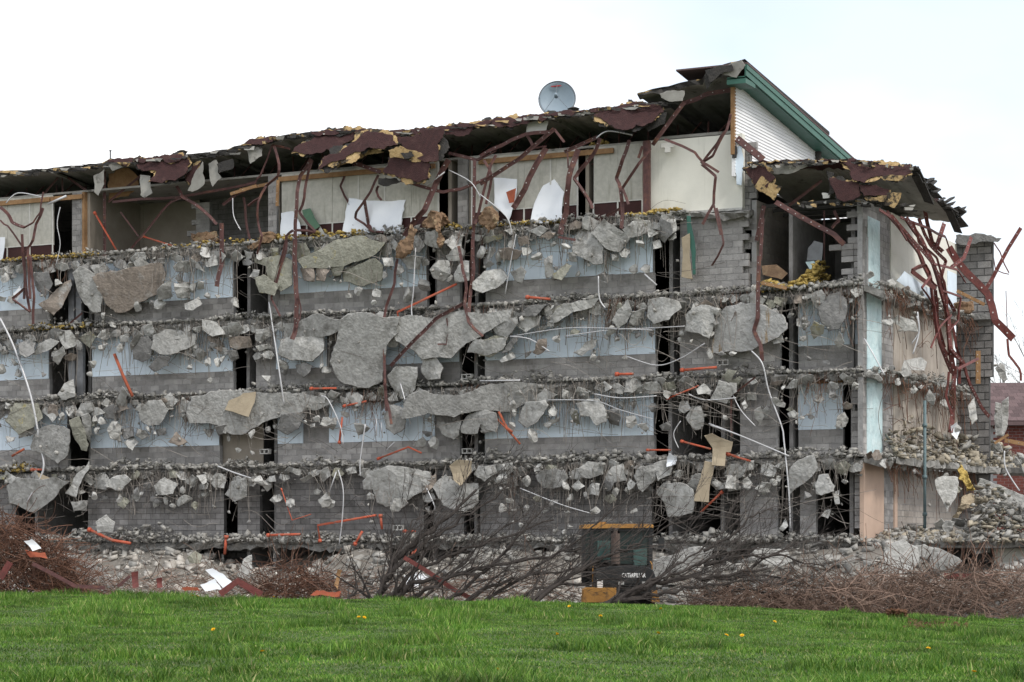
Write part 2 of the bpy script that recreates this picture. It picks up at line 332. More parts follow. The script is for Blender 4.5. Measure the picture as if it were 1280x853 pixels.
import bmesh
_b = bmesh.new(); bmesh.ops.create_icosphere(_b, subdivisions=2, radius=1); ISV = np.array([v.co[:] for v in _b.verts]); ISF = [tuple(v.index for v in f.verts) for f in _b.faces]; _b.free()
def boulder(c, sx, sz, sd):                # a faceted broken lump: a ball cut by random planes
    v = ISV * np.array([1, 1, 1]); 
    for _ in range(8):
        n = np.random.normal(0, 1, 3); n /= np.linalg.norm(n); d = np.random.uniform(.25, .62); k = v @ n; v = v - np.where(k > d, k - d, 0)[:, None] * n[None]
    v = v / np.abs(v).max(0) * .95 + np.random.normal(0, .02, v.shape); a = np.random.uniform(-.7, .7); x, z = v[:, 0] * sx, v[:, 2] * sz
    x, z = x * math.cos(a) - z * math.sin(a), x * math.sin(a) + z * math.cos(a)
    return np.stack([c.x + UX * x + NX * v[:, 1] * sd, c.y + UY * x + NY * v[:, 1] * sd, c.z + z], -1), ISF, None
def strands(P, r, A, B):                   # P: (n, k, 3) paths, thin three sided wires
    n, k, _ = P.shape; r = np.asarray(r).reshape(-1, 1, 1, 1); A, B = np.asarray(A), np.asarray(B)
    ring = np.stack([A, -.5 * A + .87 * B, -.5 * A - .87 * B]); v = (P[:, :, None, :] + r * ring[None, None]).reshape(-1, 3)
    i = (np.arange(n)[:, None, None] * k + np.arange(k - 1)[None, :, None]) * 3; j = np.arange(3)[None, None]; j2 = (j + 1) % 3
    f = np.stack([i + j, i + j2, i + 3 + j2, i + 3 + j], -1).reshape(-1, 4); return v, f
# ================================================================== the setting: ground
def smooth(t): t = np.clip(t, 0, 1); return t * t * (3 - 2 * t)
def ground_z(X, Y):
    X = np.asarray(X, float); Y = np.asarray(Y, float)
    px = CX + np.clip(X, -16, 16) / 50 * FPX
    yc = np.interp(px, [-200, 0, 300, 640, 900, 1100, 1280, 1500], [741, 743, 750, 754, 760, 770, 779, 782])
    zc = CZ - (yc - HY) / FPX * 50
    z = zc * smooth(np.clip(Y, -5, 50) / 50 * .8 + .1)
    z = z + (nz2d(X * .35, Y * .22, 3) - .5) * .09 * (Y < 56) * smooth((54 - Y) / 12)
    z = z * (1 - smooth((Y - 51) / 9)) + -1.5 * smooth((Y - 51) / 9)
    o = (X - P0X) * NX + (Y - P0Y) * NY; s = (X - P0X) * UX + (Y - P0Y) * UY
    pile = np.interp(o, [-3, -1, 1, 4, 8, 11], [2.5, 2.6, 2.3, 1.35, .35, 0]) * (.75 + .5 * nz2d(s * .35, o * .4, 5)) * (s < 16) * (s > -44)
    return z + pile + np.where(o < -3, 0, 0)
def grid(xs, ys):
    X, Y = np.meshgrid(xs, ys); v = np.stack([X, Y, ground_z(X, Y)], -1).reshape(-1, 3); w = len(xs); h = len(ys)
    i = (np.arange(h - 1)[:, None] * w + np.arange(w - 1)[None]).reshape(-1); f = np.stack([i, i + 1, i + w + 1, i + w], -1)
    yc = (Y[:-1, :-1] + Y[1:, 1:]).reshape(-1) / 2; return v, f, (yc > 54).astype(int)
xs = np.concatenate([np.linspace(-900, -60, 12)[:-1], np.linspace(-60, -30, 16)[:-1], np.linspace(-30, 30, 121)[:-1], np.linspace(30, 60, 16)[:-1], np.linspace(60, 900, 12)])
ys = np.concatenate([np.linspace(-300, -10, 8)[:-1], np.linspace(-10, 110, 181)[:-1], np.linspace(110, 1500, 14)])
mk('ground', grid(xs, ys), ['lawn_soil', 'soil'], kind='structure', smooth=True)
# ================================================================== the building
BASE = W(S(640), -4, -1.5)
BLD = empty('demolished_building', BASE, 'long five storey grey concrete block building with its whole front torn away', 'building')
SL = S(-70) - 8
def slab_strip(P, a0, a1, z, back, th=.2, jit=.14, name='floor_slab', mat='slab', step=.22):
    n = max(3, int((a1 - a0) / step)); v = []; f = []
    for i in range(n + 1):
        a = a0 + (a1 - a0) * i / n; w = (float(nz1(a * .8, 2 + z)) - .5) * .3
        j = lambda: w + U(-jit, jit)
        g = -max(0, float(nz1(a * .33, 5 + z)) - .5) * .5 + (float(nz1(a * 1.3, 9 + z)) - .5) * .12; bite = -.35 * max(0, float(nz1(a * .9, 11 + z)) - .72) / .28
        prof = [(back, z), (-.45, z + U(-.01, .03)), (j() + bite, z - U(0, .07) + g), (j() + .03 + bite, z - th * .5 + g), (j() - .03 + bite, z - th + U(-.14, .03) + g), (-.5, z - th + U(-.02, .02)), (back, z - th)]
        v += [P(a, o, zz) for o, zz in prof]
    k = 7
    for i in range(n):
        for q in range(k): f.append((i * k + q, (i + 1) * k + q, (i + 1) * k + (q + 1) % k, i * k + (q + 1) % k))
    f.append(tuple(range(k))); f.append(tuple(n * k + q for q in range(k))[::-1])
    m = MB(); m.add(v, f); return mk(name, m, mat, BLD)
SMID = S(935)
slab_strip(W, SL, SMID, ZA, -9)
for z in (ZB, ZC, ZD, ZE): slab_strip(W, SL, SCORN, z, -9)
TEND = ET(1195)
for z in (ZB, ZC, ZD): slab_strip(lambda a, o, zz: E(a, o + .55, zz), .1, TEND, z, -.55 + .02, jit=.18)
# lower terraces going on to the right of the end wall
def poly_slab(pts, z, th, name='floor_slab', mat='slab'):
    ol = []
    for i in range(len(pts)):
        a, b = Vector(pts[i]), Vector(pts[(i + 1) % len(pts)]); k = max(1, int((b - a).length / .3))
        for q in range(k): p = a.lerp(b, q / k); ol.append((p.x + U(-.12, .12), p.y + U(-.12, .12)))
    n = len(ol); v = [(x, y, z + U(-.03, .02)) for x, y in ol] + [(x + U(-.1, .1), y + U(-.1, .1), z - th + U(-.06, .03)) for x, y in ol]
    f = []
    for t in tessellate_polygon([[Vector((x, y, 0)) for x, y in ol]]): f.append(t); f.append((t[0] + n, t[2] + n, t[1] + n))
    for i in range(n): j = (i + 1) % n; f.append((i, j, n + j, n + i))
    m = MB(); m.add(v, f); return mk(name, m, mat, BLD)
TERR_D = [E(1.0, .85, 0).xy, (21.2, 88.8), (23.0, 92.5), E(14, 6, 0).xy, E(14, .6, 0).xy]
TERR_E = [W(SCORN + .05, -.2, 0).xy, W(SCORN + 9, -1.2, 0).xy, W(SCORN + 11, -12, 0).xy, W(SCORN + .1, -12, 0).xy]
poly_slab(TERR_D, ZD, .22); poly_slab(TERR_E, ZE + .02, .22)
# ---- block walls: every block is a box proud of a recessed mortar bed
CH, BL = .2225, .445
_bm = {}
IND = [0]
def wall_blocks(P, a0, a1, z0, z1, off, th=.19, single=False, rag=(0, 0), mat='block', mortar='mortar', name='block_wall', ch=CH, bl=BL, g=.009):
    m = MB(); A = P(a0, off - .012, z0)
    ra, rb = rag; ia0 = a0 + ra * .9; ia1 = a1 - rb * .9
    m.box(P(ia0, off - .012, z0), P(ia1, off - .012, z0) - P(ia0, off - .012, z0), P(ia0, off - th, z0) - P(ia0, off - .012, z0), (0, 0, z1 - z0))
    w = mk(name, m, mortar, BLD); blk = MB(); n = int(round((z1 - z0) / ch)); c = (z1 - z0) / n
    ua = (P(a0 + 1, off, 0) - P(a0, off, 0)); uo = (P(a0, off + 1, 0) - P(a0, off, 0)); key = (round(ua.x, 3), round(uo.x, 3), mat)
    for r in range(n):
        a = a0 - (bl / 2 if r % 2 else 0)
        if ra: a = a0 + U(0, ra); a = a0 + int((a - a0) / (bl / 2)) * bl / 2
        e1 = a1 - (int(U(0, rb) / (bl / 2)) * bl / 2 if rb else 0)
        while a < e1 - .03:
            p, q = max(a, a0), min(a + bl, e1); a += bl
            if q - p < .06: continue
            pr = random.choice((0, .003, .006))
            if single and IND[0] < 300:
                IND[0] += 1; k = key + (round(q - p, 3), round(c, 3))
                if k not in _bm:
                    b = MB(); b.box(-(ua * (q - p - 2 * g)) / 2 - uo * (th - .03), ua * (q - p - 2 * g), uo * (th - .03), (0, 0, c - 2 * g))
                    me = bpy.data.meshes.new('block'); me.from_pydata(b.v, [], b.f); me.materials.append(MT[mat]); _bm[k] = me
                o = bpy.data.objects.new('block', _bm[k]); link(o, w); o.location = P((p + q) / 2, off + pr, z0 + r * c + g) - world_loc(w)
            else:
                d = th - .03 if (ra or rb) else .05
                blk.box(P(p + g, off - d, z0 + r * c + g), ua * (q - p - 2 * g), uo * (d + pr), (0, 0, c - 2 * g))
    if blk.f: mk('block_courses', blk, mat, w, kind='stuff')
    return w
def fwall(x0, x1, z0, z1, o, **k): return wall_blocks(W, S(x0, o), S(x1, o), z0, z1, o, **k)
OW = -.34
def panels(x0, x1, z0, z1, o, mat='blue_panel', w=1.22, name='wall_panel', th=.03):
    a, b = S(x0, o), S(x1, o); n = max(1, round((b - a) / w)); c = (b - a) / n
    for i in range(n):
        if mat == 'blue_panel' and n > 3 and rnd() < .035: continue
        m = MB(); p, q = a + i * c + .006, a + (i + 1) * c - .006; th2 = th + U(0, .012); k = 7; cut = U(.1, .7) if mat == 'blue_panel' and rnd() < .4 else .03; e = U(-1, 1)
        zs = [z1 - cut * max(0, .5 + e * (j / k - .5)) - U(0, .12) * (cut > .05) for j in range(k + 1)]; vs = [W(p + (q - p) * j / k, oo, z0 + .004) for oo in (o, o + th2) for j in range(k + 1)] + [W(p + (q - p) * j / k, oo, zs[j]) for oo in (o, o + th2) for j in range(k + 1)]
        B_, T_, k1 = 0, 2 * (k + 1), k + 1; fs = []
        for j in range(k): fs += [(k1 + j, k1 + j + 1, T_ + k1 + j + 1, T_ + k1 + j), (j + 1, j, T_ + j, T_ + j + 1), (T_ + j, T_ + k1 + j, T_ + k1 + j + 1, T_ + j + 1), (j, j + 1, k1 + j + 1, k1 + j)]
        fs += [(0, k1, T_ + k1, T_), (k1 + k, k, T_ + k, T_ + k1 + k)]; m.add(vs, fs); mk(name, m, mat, BLD)
def posts(x0, x1, z0, z1, o, mat='steel_grey'):
    a, b = S(x0, o), S(x1, o); w = (b - a) * .42
    for p in (a, b - w):
        m = MB(); m.fbox(p, p + w, o, o + .025, z0, z1); m.fbox(p, p + .03, o - .14, o, z0, z1); m.fbox(p + w - .03, p + w, o - .14, o, z0, z1); mk('post', m, mat, BLD)
def storey(rows, z0, z1):
    for x0, x1, k in rows:
        if k == 'blue':
            fwall(x0, x1, z0, z0 + .90, OW, single=(x0 > 600))
            panels(x0 + .6, x1 - .6, z0 + .90, z1, OW - .02)
            m = MB(); m.fbox(S(x0, OW) + .03, S(x1, OW) - .03, OW - .2, OW - .03, z0 + .9, z1); mk('panel_backing', m, 'block_dark', BLD)
        elif k in ('block', 'bd'): fwall(x0, x1, z0, z1, OW, mat='block' if k == 'block' else 'block_dark', mortar='mortar' if k == 'block' else 'mortar_dark')
        elif k == 'tan': panels(x0, x1, z0, z1, OW - .3, 'tan_wall', 9)
        elif k == 'post': posts(x0, x1, z0, z1, OW + .3)
storey([(-330, 62, 'blue'), (86, 102, 'post'), (118, 292, 'blue'), (335, 350, 'block'), (350, 534, 'blue'), (546, 575, 'block'), (607, 817, 'blue')], ZB, ZA - .21)
storey([(-330, 62, 'blue'), (86, 104, 'post'), (115, 292, 'blue'), (320, 345, 'block'), (345, 575, 'blue'), (606, 820, 'blue'), (850, 975, 'block')], ZC, ZB - .21)
storey([(-330, 85, 'blue'), (113, 275, 'blue'), (275, 330, 'tan'), (347, 545, 'blue'), (545, 575, 'block'), (606, 818, 'blue'), (925, 972, 'block')], ZD, ZC - .21)
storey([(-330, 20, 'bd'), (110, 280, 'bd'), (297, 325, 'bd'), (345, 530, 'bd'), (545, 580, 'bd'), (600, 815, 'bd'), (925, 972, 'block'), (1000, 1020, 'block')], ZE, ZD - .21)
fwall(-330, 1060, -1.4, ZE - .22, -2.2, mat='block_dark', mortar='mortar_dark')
# the wing front: blue boards near the corner
for x0, x1, z0, zt in ((998, 1076, ZC, ZB - .21), (998, 1054, ZD, ZC - .21)):
    zz = z0 + .98; fwall(x0, x1, z0, zz, -.75); panels(x0, x1, zz, zt - .12, -.78)
    m = MB(); m.fbox(S(x0, -.8), S(x1, -.8), -.95, -.8, zz, zt); mk('panel_backing', m, 'block_dark', BLD)
    m = MB(); m.fbox(S(x0, -.75), S(x1, -.75), -.74, -.7, zt - .12, zt - .02); mk('timber_header', m, 'timber', BLD)
fwall(1036, 1077, ZB, ZB + 1.7, -.3, rag=(1.5, 0)); fwall(1058, 1077, ZB + 1.7, ZA - .1, -.3, rag=(.6, 0))
fwall(850, 936, ZB, ZA - .15, -.35, single=True, rag=(0, .3))
# rooms behind the openings
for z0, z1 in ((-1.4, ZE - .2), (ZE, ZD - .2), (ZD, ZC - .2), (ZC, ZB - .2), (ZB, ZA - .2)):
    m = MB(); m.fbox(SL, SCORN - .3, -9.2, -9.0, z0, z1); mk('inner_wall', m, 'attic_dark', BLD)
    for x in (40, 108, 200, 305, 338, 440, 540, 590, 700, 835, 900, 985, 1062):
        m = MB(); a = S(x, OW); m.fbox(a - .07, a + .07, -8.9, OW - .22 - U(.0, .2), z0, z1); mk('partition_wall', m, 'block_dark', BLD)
# ---- top floor
def top_wall(x0, x1, o, z0=ZA, z1=ZCEIL):
    a, b = S(x0, o), S(x1, o); n = max(1, round((b - a) / 1.2)); c = (b - a) / n
    for i in range(n):
        m = MB(); m.fbox(a + i * c + .005, a + (i + 1) * c - .005, o - .1, o, z0 + .64, z1); mk('wall_panel', m, 'grey_board', BLD)
        m = MB(); m.fbox(a + i * c + .005, a + (i + 1) * c - .005, o - .1, o - .01, z0, z0 + .6); mk('base_panel', m, 'maroon', BLD)
    m = MB(); m.fbox(a, b, o - .1, o + .02, z0 + .6, z0 + .64); mk('dado_rail', m, 'white_trim', BLD)
    for i in range(n + 1):
        m = MB(); m.fbox(a + i * c - .03, a + i * c + .03, o + .003, o + .022, z0, z0 + (.6 if rnd() < .5 else 2.6)); mk('batten', m, 'white_trim', BLD)
top_wall(-330, 66, OW); top_wall(352, 548, OW); top_wall(590, 722, OW); top_wall(742, 803, OW)
fwall(90, 104, ZA, ZCEIL, OW); fwall(572, 584, ZA, ZCEIL, OW); fwall(335, 346, ZA, ZCEIL, OW)
panels(112, 250, ZA, ZCEIL, -4, 'tan_wall', 2.4); fwall(228, 262, ZA, ZCEIL - .4, -2.6, rag=(.8, 0)); fwall(262, 335, ZA, ZCEIL, -4.2, mat='block_dark', mortar='mortar_dark')
for x, o in ((105, OW), (808, OW + .35)):
    m = MB(); a = S(x, o); w = .22 if x > 500 else .12; m.fbox(a - w / 2, a + w / 2, o - .15, o + .05, ZA, ZCEIL); mk('timber_post', m, 'timber' if x < 500 else 'steel', BLD)
a, b = S(811, -.3), S(928, -.3); zb, zt = F(870, 264, -.3).z, F(870, 172, -.3).z
m = MB(); m.fbox(a, b, -.55, -.3, zb, zt); mk('painted_wall', m, 'cream', BLD)
m = MB(); m.fbox(a - .02, b + .02, -.6, -.2, zb - .09, zb - .003); mk('wall_footing', m, 'concrete_light', BLD)
fwall(928.6, 946, ZB, F(935, 178, -.6).z, -.6, rag=(0, .5))
# light fitting on the painted wall
m = MB(); p = F(833, 184, -.25); m.box(p + Vector((-.22, -.1, -.06)), (.45, -.1, 0), (.0, -.12, 0), (0, 0, .16)); m.box(p + Vector((-.08, -.2, -.25)), (.2, -.05, 0), (0, -.12, 0), (0, 0, .18)); mk('wall_light', m, 'white_trim', BLD)
# header beams under the attic
for x0, x1 in ((0, 64), (66, 105), (350, 470), (470, 545), (600, 768)):
    m = MB(); m.fbox(S(x0, OW) , S(x1, OW), OW + .03, OW + .14, ZCEIL - .28, ZCEIL - .1); mk('timber_header', m, 'timber', BLD)
m = MB(); m.fbox(SL, S(812), -9, OW - .02, ZCEIL, ZCEIL + .08); mk('ceiling', m, 'deck_under', BLD)
m = MB(); m.fbox(S(812), S(917), -9, -.5, ZCEIL + .1, ZCEIL + .2); mk('ceiling', m, 'deck_under', BLD)
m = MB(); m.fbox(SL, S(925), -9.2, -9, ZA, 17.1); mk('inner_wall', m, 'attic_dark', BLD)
for x in (108, 345, 560, 586, 732, 806):
    m = MB(); a = S(x, OW); m.fbox(a - .07, a + .07, -8.9, OW - .15, ZA, ZCEIL); mk('partition_wall', m, 'tan_wall', BLD)
# fluffy yellow insulation lying on the top floor edge, ledges and attic floor
def fluff(px0, px1, z, o0, o1, n, sz, h, P=W, Sf=S, name='insulation', **k):
    a0, a1 = Sf(px0), Sf(px1); pos = []; ss = []
    for _ in range(n):
        a = U(a0, a1); hh = float(nz1(a * 1.7, 9)); q = P(a, U(max(o0, -.3) if z != ZCEIL and z < ZCEIL and o0 > -1.3 else o0, max(o1, .12) if z < ZCEIL else o1), z + U(0, h) * hh); pos.append(tuple(q)); ss.append(U(.5, 1.2) * sz)
    return mk('insulation', rocks(pos, ss, .5), 'batt', BLD, kind='stuff')
for x0, x1, z, o0, o1, n, sz, h in ((0, 120, ZA, -1.0, -.1, 260, .09, .25), (325, 460, ZA, -1, -.2, 240, .1, .3), (350, 480, ZCEIL, -1.2, -1, 60, .1, .25), (590, 700, ZA, -1, -.2, 150, .1, .25), (630, 740, ZCEIL + .05, -1.4, -1, 120, .13, .4),
                                (780, 850, ZA, -1, -.2, 160, .12, .35), (38, 110, ZB, -.7, 0, 130, .12, .4), (200, 330, ZA, -.8, .0, 70, .09, .3), (2, 40, ZD, -.6, .1, 120, .12, .6), (540, 580, ZA, -.8, -.1, 60, .1, .3), (0, 70, ZCEIL, -1.2, -1, 50, .09, .2)):
    fluff(x0, x1, z, o0, o1, n, sz, h)
# ---- main roof: deck with a torn front edge
SIL = [(-330, 240), (0, 214), (45, 212), (95, 207), (128, 204), (138, 199), (175, 200), (230, 194), (285, 186), (300, 181), (325, 174), (375, 166), (430, 162), (480, 165), (540, 161), (620, 151), (680, 143), (730, 138), (790, 131), (832, 128)]
def deck(sil, o, back, drop, mats=('tar', 'deck_under', 'torn_wood'), step=7, th=.12, name='roof_deck', oj=.25):
    pts = []
    for (x0, y0), (x1, y1) in zip(sil, sil[1:]):
        k = max(1, int((x1 - x0) / step)); pts += [(x0 + (x1 - x0) * i / k, y0 + (y1 - y0) * i / k) for i in range(k)]
    pts.append(sil[-1]); v = []; f = []; mi = []
    for x, y in pts:
        oo = o + U(-oj, oj); p = F(x, y + U(-.8, .8), oo); q = p + Vector((NX, NY, 0)) * (back - oo); z = p.z
        q2 = p + Vector((NX, NY, 0)) * (-.5)
        v += [p, p + Vector((NX * U(-.1, .1), NY * U(-.1, .1), -.04)), p + Vector((NX * U(-.25, .1), NY * U(-.25, .1), -th - U(0, .12))), (q2.x, q2.y, z - th - .01), (q.x, q.y, z - drop - th), (q.x, q.y, z - drop)]
    k = 6; n = len(pts)
    for i in range(n - 1):
        for j in range(k):
            f.append((i * k + j, (i + 1) * k + j, (i + 1) * k + (j + 1) % k, i * k + (j + 1) % k)); mi.append((2 if rnd() < .4 else 0, 0, 1, 1, 0, 0)[j])
    f.append(tuple(range(k))); mi.append(0); f.append(tuple((n - 1) * k + j for j in range(k))[::-1]); mi.append(0)
    return mk(name, (v, f, mi), mats, BLD)
deck(SIL, .15, -9.2, .9)
deck([(797, 117), (815, 112), (850, 104), (878, 98), (883, 90), (905, 81), (931, 74)], .35, -9.2, .9, oj=.12)
# attic trusses: steel webs standing behind the torn edge
for x in range(-40, 900, 37):
    o = -2.2 + U(-.3, .3); m = MB(); a = S(x, o); zt = F(x, float(np.interp(x, [p[0] for p in SIL], [p[1] for p in SIL])), .15).z - .25
    m.tube([W(a, o, ZCEIL + .05), W(a + U(-.05, .05), o, zt)], .035, 4); m.tube([W(a, o, ZCEIL + .1), W(a + .9, o, zt)], .03, 4); mk('truss_web', m, 'steel', BLD)
for o in (-2.0, -4.2):
    m = MB(); m.tube([W(SL, o, ZCEIL + .25), W(S(905), o, ZCEIL + .3)], .05, 4); mk('truss_chord', m, 'steel', BLD)
# ---- gable end of the main roof: lapped white boards under a green rake
SG = S(918); CG = W(SG, 0, 0)
def G2(px, py, d=0):
    k = (px - CX) / FPX; Y = (d + CG.x * UX + CG.y * UY) / (k * UX + UY); return Vector((k * Y, Y, CZ + (HY - py) / FPX * Y))
def E2(t, d, z): return Vector((CG.x - NX * t + UX * d, CG.y - NY * t + UY * d, z))
zf = G2(918, 100).z; pb = G2(1040, 199); tb = (pb.x - CG.x) * -NX + (pb.y - CG.y) * -NY; slope = (pb.z - zf) / tb
m = MB(); z = 14.45; bh = .115
while z < zf:
    t1 = min(16, max((z + bh - zf) / slope, 0)) if slope < 0 else 16
    if t1 > .1: m.add([E2(0, .028, z), E2(t1, .028, z), E2(t1, .004, z + bh), E2(0, .004, z + bh), E2(0, -.1, z), E2(t1, -.1, z), E2(t1, -.1, z + bh), E2(0, -.1, z + bh)], [(0, 1, 2, 3), (0, 4, 5, 1), (4, 0, 3, 7), (3, 2, 6, 7), (1, 5, 6, 2), (4, 7, 6, 5)])
    z += bh
mk('siding', m, 'siding', BLD)
rk = MB(); za = G2(926, 76, .6).z; zc_ = G2(1066, 199, .6)
tk = (zc_.x - CG.x) * -NX + (zc_.y - CG.y) * -NY; t0 = -.5
def rz(t): return za + (zc_.z - za) * (t + .5) / (tk + .5)
def beam(d0, d1, dz0, dz1, name, mat):
    m = MB(); m.add([E2(t, d, rz(t) + dz) for t in (t0, tk + 1.5) for d, dz in ((d0, dz0), (d1, dz0), (d1, dz1), (d0, dz1))], [(0, 1, 2, 3), (7, 6, 5, 4), (0, 4, 5, 1), (1, 5, 6, 2), (2, 6, 7, 3), (3, 7, 4, 0)]); mk(name, m, mat, BLD)
beam(.56, .62, -.42, -.02, 'rake_fascia', 'green_trim'); beam(-.1, .555, -.46, -.425, 'rake_soffit', 'green_trim'); beam(-2, .66, -.015, .04, 'roof_edge', 'far_roof'); beam(.625, .65, -.2, -.03, 'drip_edge', 'green_trim')
m = MB(); m.box(E2(-.5, -.1, rz(0) - .62), E2(1, -.1, 0) - E2(0, -.1, 0), E2(0, .6, 0) - E2(0, -.1, 0), (0, 0, .17)); mk('rake_return', m, 'green_trim', BLD)
m = MB(); m.box(E2(-.06, -.12, 15.2), E2(.16, 0, 0) - E2(0, 0, 0), E2(0, .14, 0) - E2(0, 0, 0), (0, 0, zf - 15.2)); mk('corner_board', m, 'timber', BLD)
# ---- wing roof
def deck2():
    fr = [(934, 203), (960, 201), (1000, 200), (1050, 200), (1100, 203), (1136, 207)]; v = []; f = []; mi = []; n = 40; K = 6
    zs = lambda x: F(x, float(np.interp(x, [p[0] for p in fr], [p[1] for p in fr])), .3).z
    for i in range(n + 1):
        x = 934 + (1136 - 934) * i / n; oo = .3 + U(-.15, .15); p = F(x, HY, oo); z = zs(x) + U(-.03, .03); q = p + Vector((NX, NY, 0)) * (-6.2)
        p2 = p + Vector((NX, NY, 0)) * (-.5 - U(0, .3))
        v += [(p.x, p.y, z), (p.x, p.y, z - .05), (p2.x, p2.y, z - .2 - U(0, .06)), (p2.x, p2.y, z - .22), (q.x, q.y, z - 1.1), (q.x, q.y, z - .86)]
    for i in range(n):
        for j in range(K): f.append((i * K + j, (i + 1) * K + j, (i + 1) * K + (j + 1) % K, i * K + (j + 1) % K)); mi.append((2 if rnd() < .5 else 0, 0, 0, 1, 0, 0)[j])
    f.append(tuple(range(K))); mi.append(0); f.append(tuple(n * K + j for j in range(K))[::-1]); mi.append(0)
    return mk('wing_roof', (v, f, mi), ['shingle', 'deck_under', 'torn_wood'], BLD)
deck2()
# ragged black roofing along the right edge of the wing roof
m = MB()
for i in range(34):
    t = U(-.3, 6.0); p = F(1136, 207, .3); q = p - Vector((NX, NY, 0)) * t; z = p.z - .86 * t / 6.2
    m.box(Vector((q.x, q.y, z - U(.05, .3))), Vector((UX, UY, U(-.5, .3))) * U(.08, .4), Vector((-NX, -NY, U(-.5, .5))) * U(.3, 1.4), (0, U(-.05, .05), U(.02, .07)))
mk('torn_roofing', m, 'tar', BLD, kind='stuff')
# wing room: side wall, back wall, ceiling grid
a = S(946, -.6)
wall_blocks(lambda t, d, z: W(a + d, -t, z), .6, 6.0, ZB, ZA + .35, 0, mat='block_tan', mortar='mortar')
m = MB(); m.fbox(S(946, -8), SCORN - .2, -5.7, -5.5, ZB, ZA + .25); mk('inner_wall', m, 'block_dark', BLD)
for i in range(5):
    m = MB(); o = -1 - i * 1.1; m.fbox(a + .1, SCORN - .3, o, o + .08, ZA + .1, ZA + .22); mk('ceiling_joist', m, 'attic_dark', BLD)
# ---- end wall
def ewall(x0, x1, z0, z1, d, mat, name='wall_panel', th=.15):
    m = MB(); m.ebox(ET(x0, d), ET(x1, d), d - th, d, z0, z1); return mk(name, m, mat, BLD)
def eblocks(x0, x1, z0, z1, d=0, **k): return wall_blocks(E, ET(x0, d), ET(x1, d), z0, z1, d, **k)
ZW = ZA + .02
for z0, z1, tq, blk, xe, single in ((ZB, ZW, (1085, 1100), (1100, 1113.5), 1196, True), (ZC, ZB - .21, (1084, 1102), (1102, 1117), 1192, False), (ZD, ZC - .21, (1084, 1103), (1103, 1117), 1197, False)):
    ewall(*tq, z0, z1 - (.5 if z0 == ZB else 0), .02, 'turquoise', 'insulation_board'); eblocks(*blk, z0, z1, single=single)
    if z0 == ZB: eblocks(1078, 1101, z1 - .5, z1, single=True); eblocks(1078.5, 1085, z0, z1, single=True); ewall(1113.7, xe, z0, z1, .04, 'cream', 'painted_wall')
    else: ewall(blk[1] + .2, xe, z0, z1, .03, 'end_beige', 'plaster_wall')
    if z0 != ZB: eblocks(1079, 1084, z0, z1, rag=(0, 0))
    if z0 == ZB: ewall(1185, 1196, z0 + .3, z1 - 1.2, .08, 'blue_panel')
ewall(1080, 1105, ZE, ZD - .21, .02, 'peach', 'painted_wall'); eblocks(1105, 1118, ZE, ZD - .21); ewall(1118.3, 1122, ZE, ZD - .21, .05, 'peach', 'door_frame', .1)
eblocks(1122, 1205, ZE, ZD - .21, mat='block_tan', mortar='mortar')
fwall(1068, 1078, ZE, ZD - .21, -.3, single=True, rag=(.3, 0)); fwall(1064, 1078, ZD, ZC - .21, -.3, single=True, rag=(.35, 0))
m = MB(); p = G(1156, 678, 1.4); m.tube([(p.x, p.y, ZE), (p.x, p.y, F(1156, 494, 0).z)], .055, 8)
for z in (ZE + .9, ZE + 2.2, ZD + 1.1): m.tube([(p.x, p.y, z), (p.x, p.y, z + .12)], .085, 8)
mk('drain_pipe', m, 'teal_pipe', None, 'tall grey-green vertical drain pipe standing before the beige end wall', 'pipe', smooth=True)
# stair tower pier beyond the end wall
OP = -(TEND + .3)
zt = F(1215, 300, OP).z
wall_blocks(W, S(1195, OP), S(1236, OP), ZE - .3, ZC + .62, OP - .1, mat='block_dark', mortar='mortar_dark', ch=.29, bl=.56, g=.02)
wall_blocks(W, S(1195, OP), S(1241, OP), ZC + .62, zt, OP, single=True, mat='block_dark', mortar='mortar_dark', ch=.29, bl=.56, g=.02, rag=(0, 0))
mk('pier_cap', piece([(1194, 303), (1195, 294), (1215, 293), (1238, 294), (1252, 298), (1247, 303), (1236, 302), (1220, 305)], OP + .2, .9, (0, 0), F, step=5, jit=1.2, inset=.03, relief=.2), 'concrete_dark', BLD)
m = MB(); zz = F(1220, 398, OP).z; m.fbox(S(1193, OP), S(1244, OP), OP + .03, OP + .5, zz - .1, zz + .12); mk('pier_ledge', m, 'concrete_dark', BLD)
# white walled room under the right terrace
ox = -1.6
m = MB(); m.fbox(S(1242, ox), S(1330, ox), ox - .2, ox, -1.4, ZE - .2); mk('painted_wall', m, 'cream', BLD)
m = MB(); m.fbox(S(1080, ox - 1), S(1242, ox - 1), ox - 1.4, ox - 1.2, -1.4, ZE - .2); mk('inner_wall', m, 'block_dark', BLD)
# ---- rubble lying on the ledges
def ledge(P, a0, a1, z, o0, o1, n, hmax, sz=(.04, .15), seed=0, mat='rubble', flr=.12):
    a = np.random.uniform(a0, a1, n); h = np.clip(nz1(a * .55, seed) * 1.5 - .45, flr, 1) * hmax; o = o0 + (o1 - o0) * np.random.uniform(0, 1, n) ** .7
    prof = 1 - np.abs((o - (o0 * .45 + o1 * .55)) / (o1 - o0)) * 1.3
    z_ = z + np.random.uniform(0, 1, n) * h * np.clip(prof, .1, 1); s = sz[0] * .55 + (sz[1] - sz[0] * .55) * np.random.uniform(0, 1, n) ** 6
    return mk('rubble', rocks([tuple(P(x, y, w)) for x, y, w in zip(a, o, z_)], s), mat, BLD, kind='stuff')
ledge(W, SL, S(860), ZA, -.32, .15, 3200, .35, (.04, .17), 1)
ledge(W, SL, SCORN, ZB, -.32, .22, 5200, .5, (.04, .17), 2)
ledge(W, S(945), SCORN, ZB, -1.5, .2, 1100, .75, (.05, .2), 21, flr=.35)
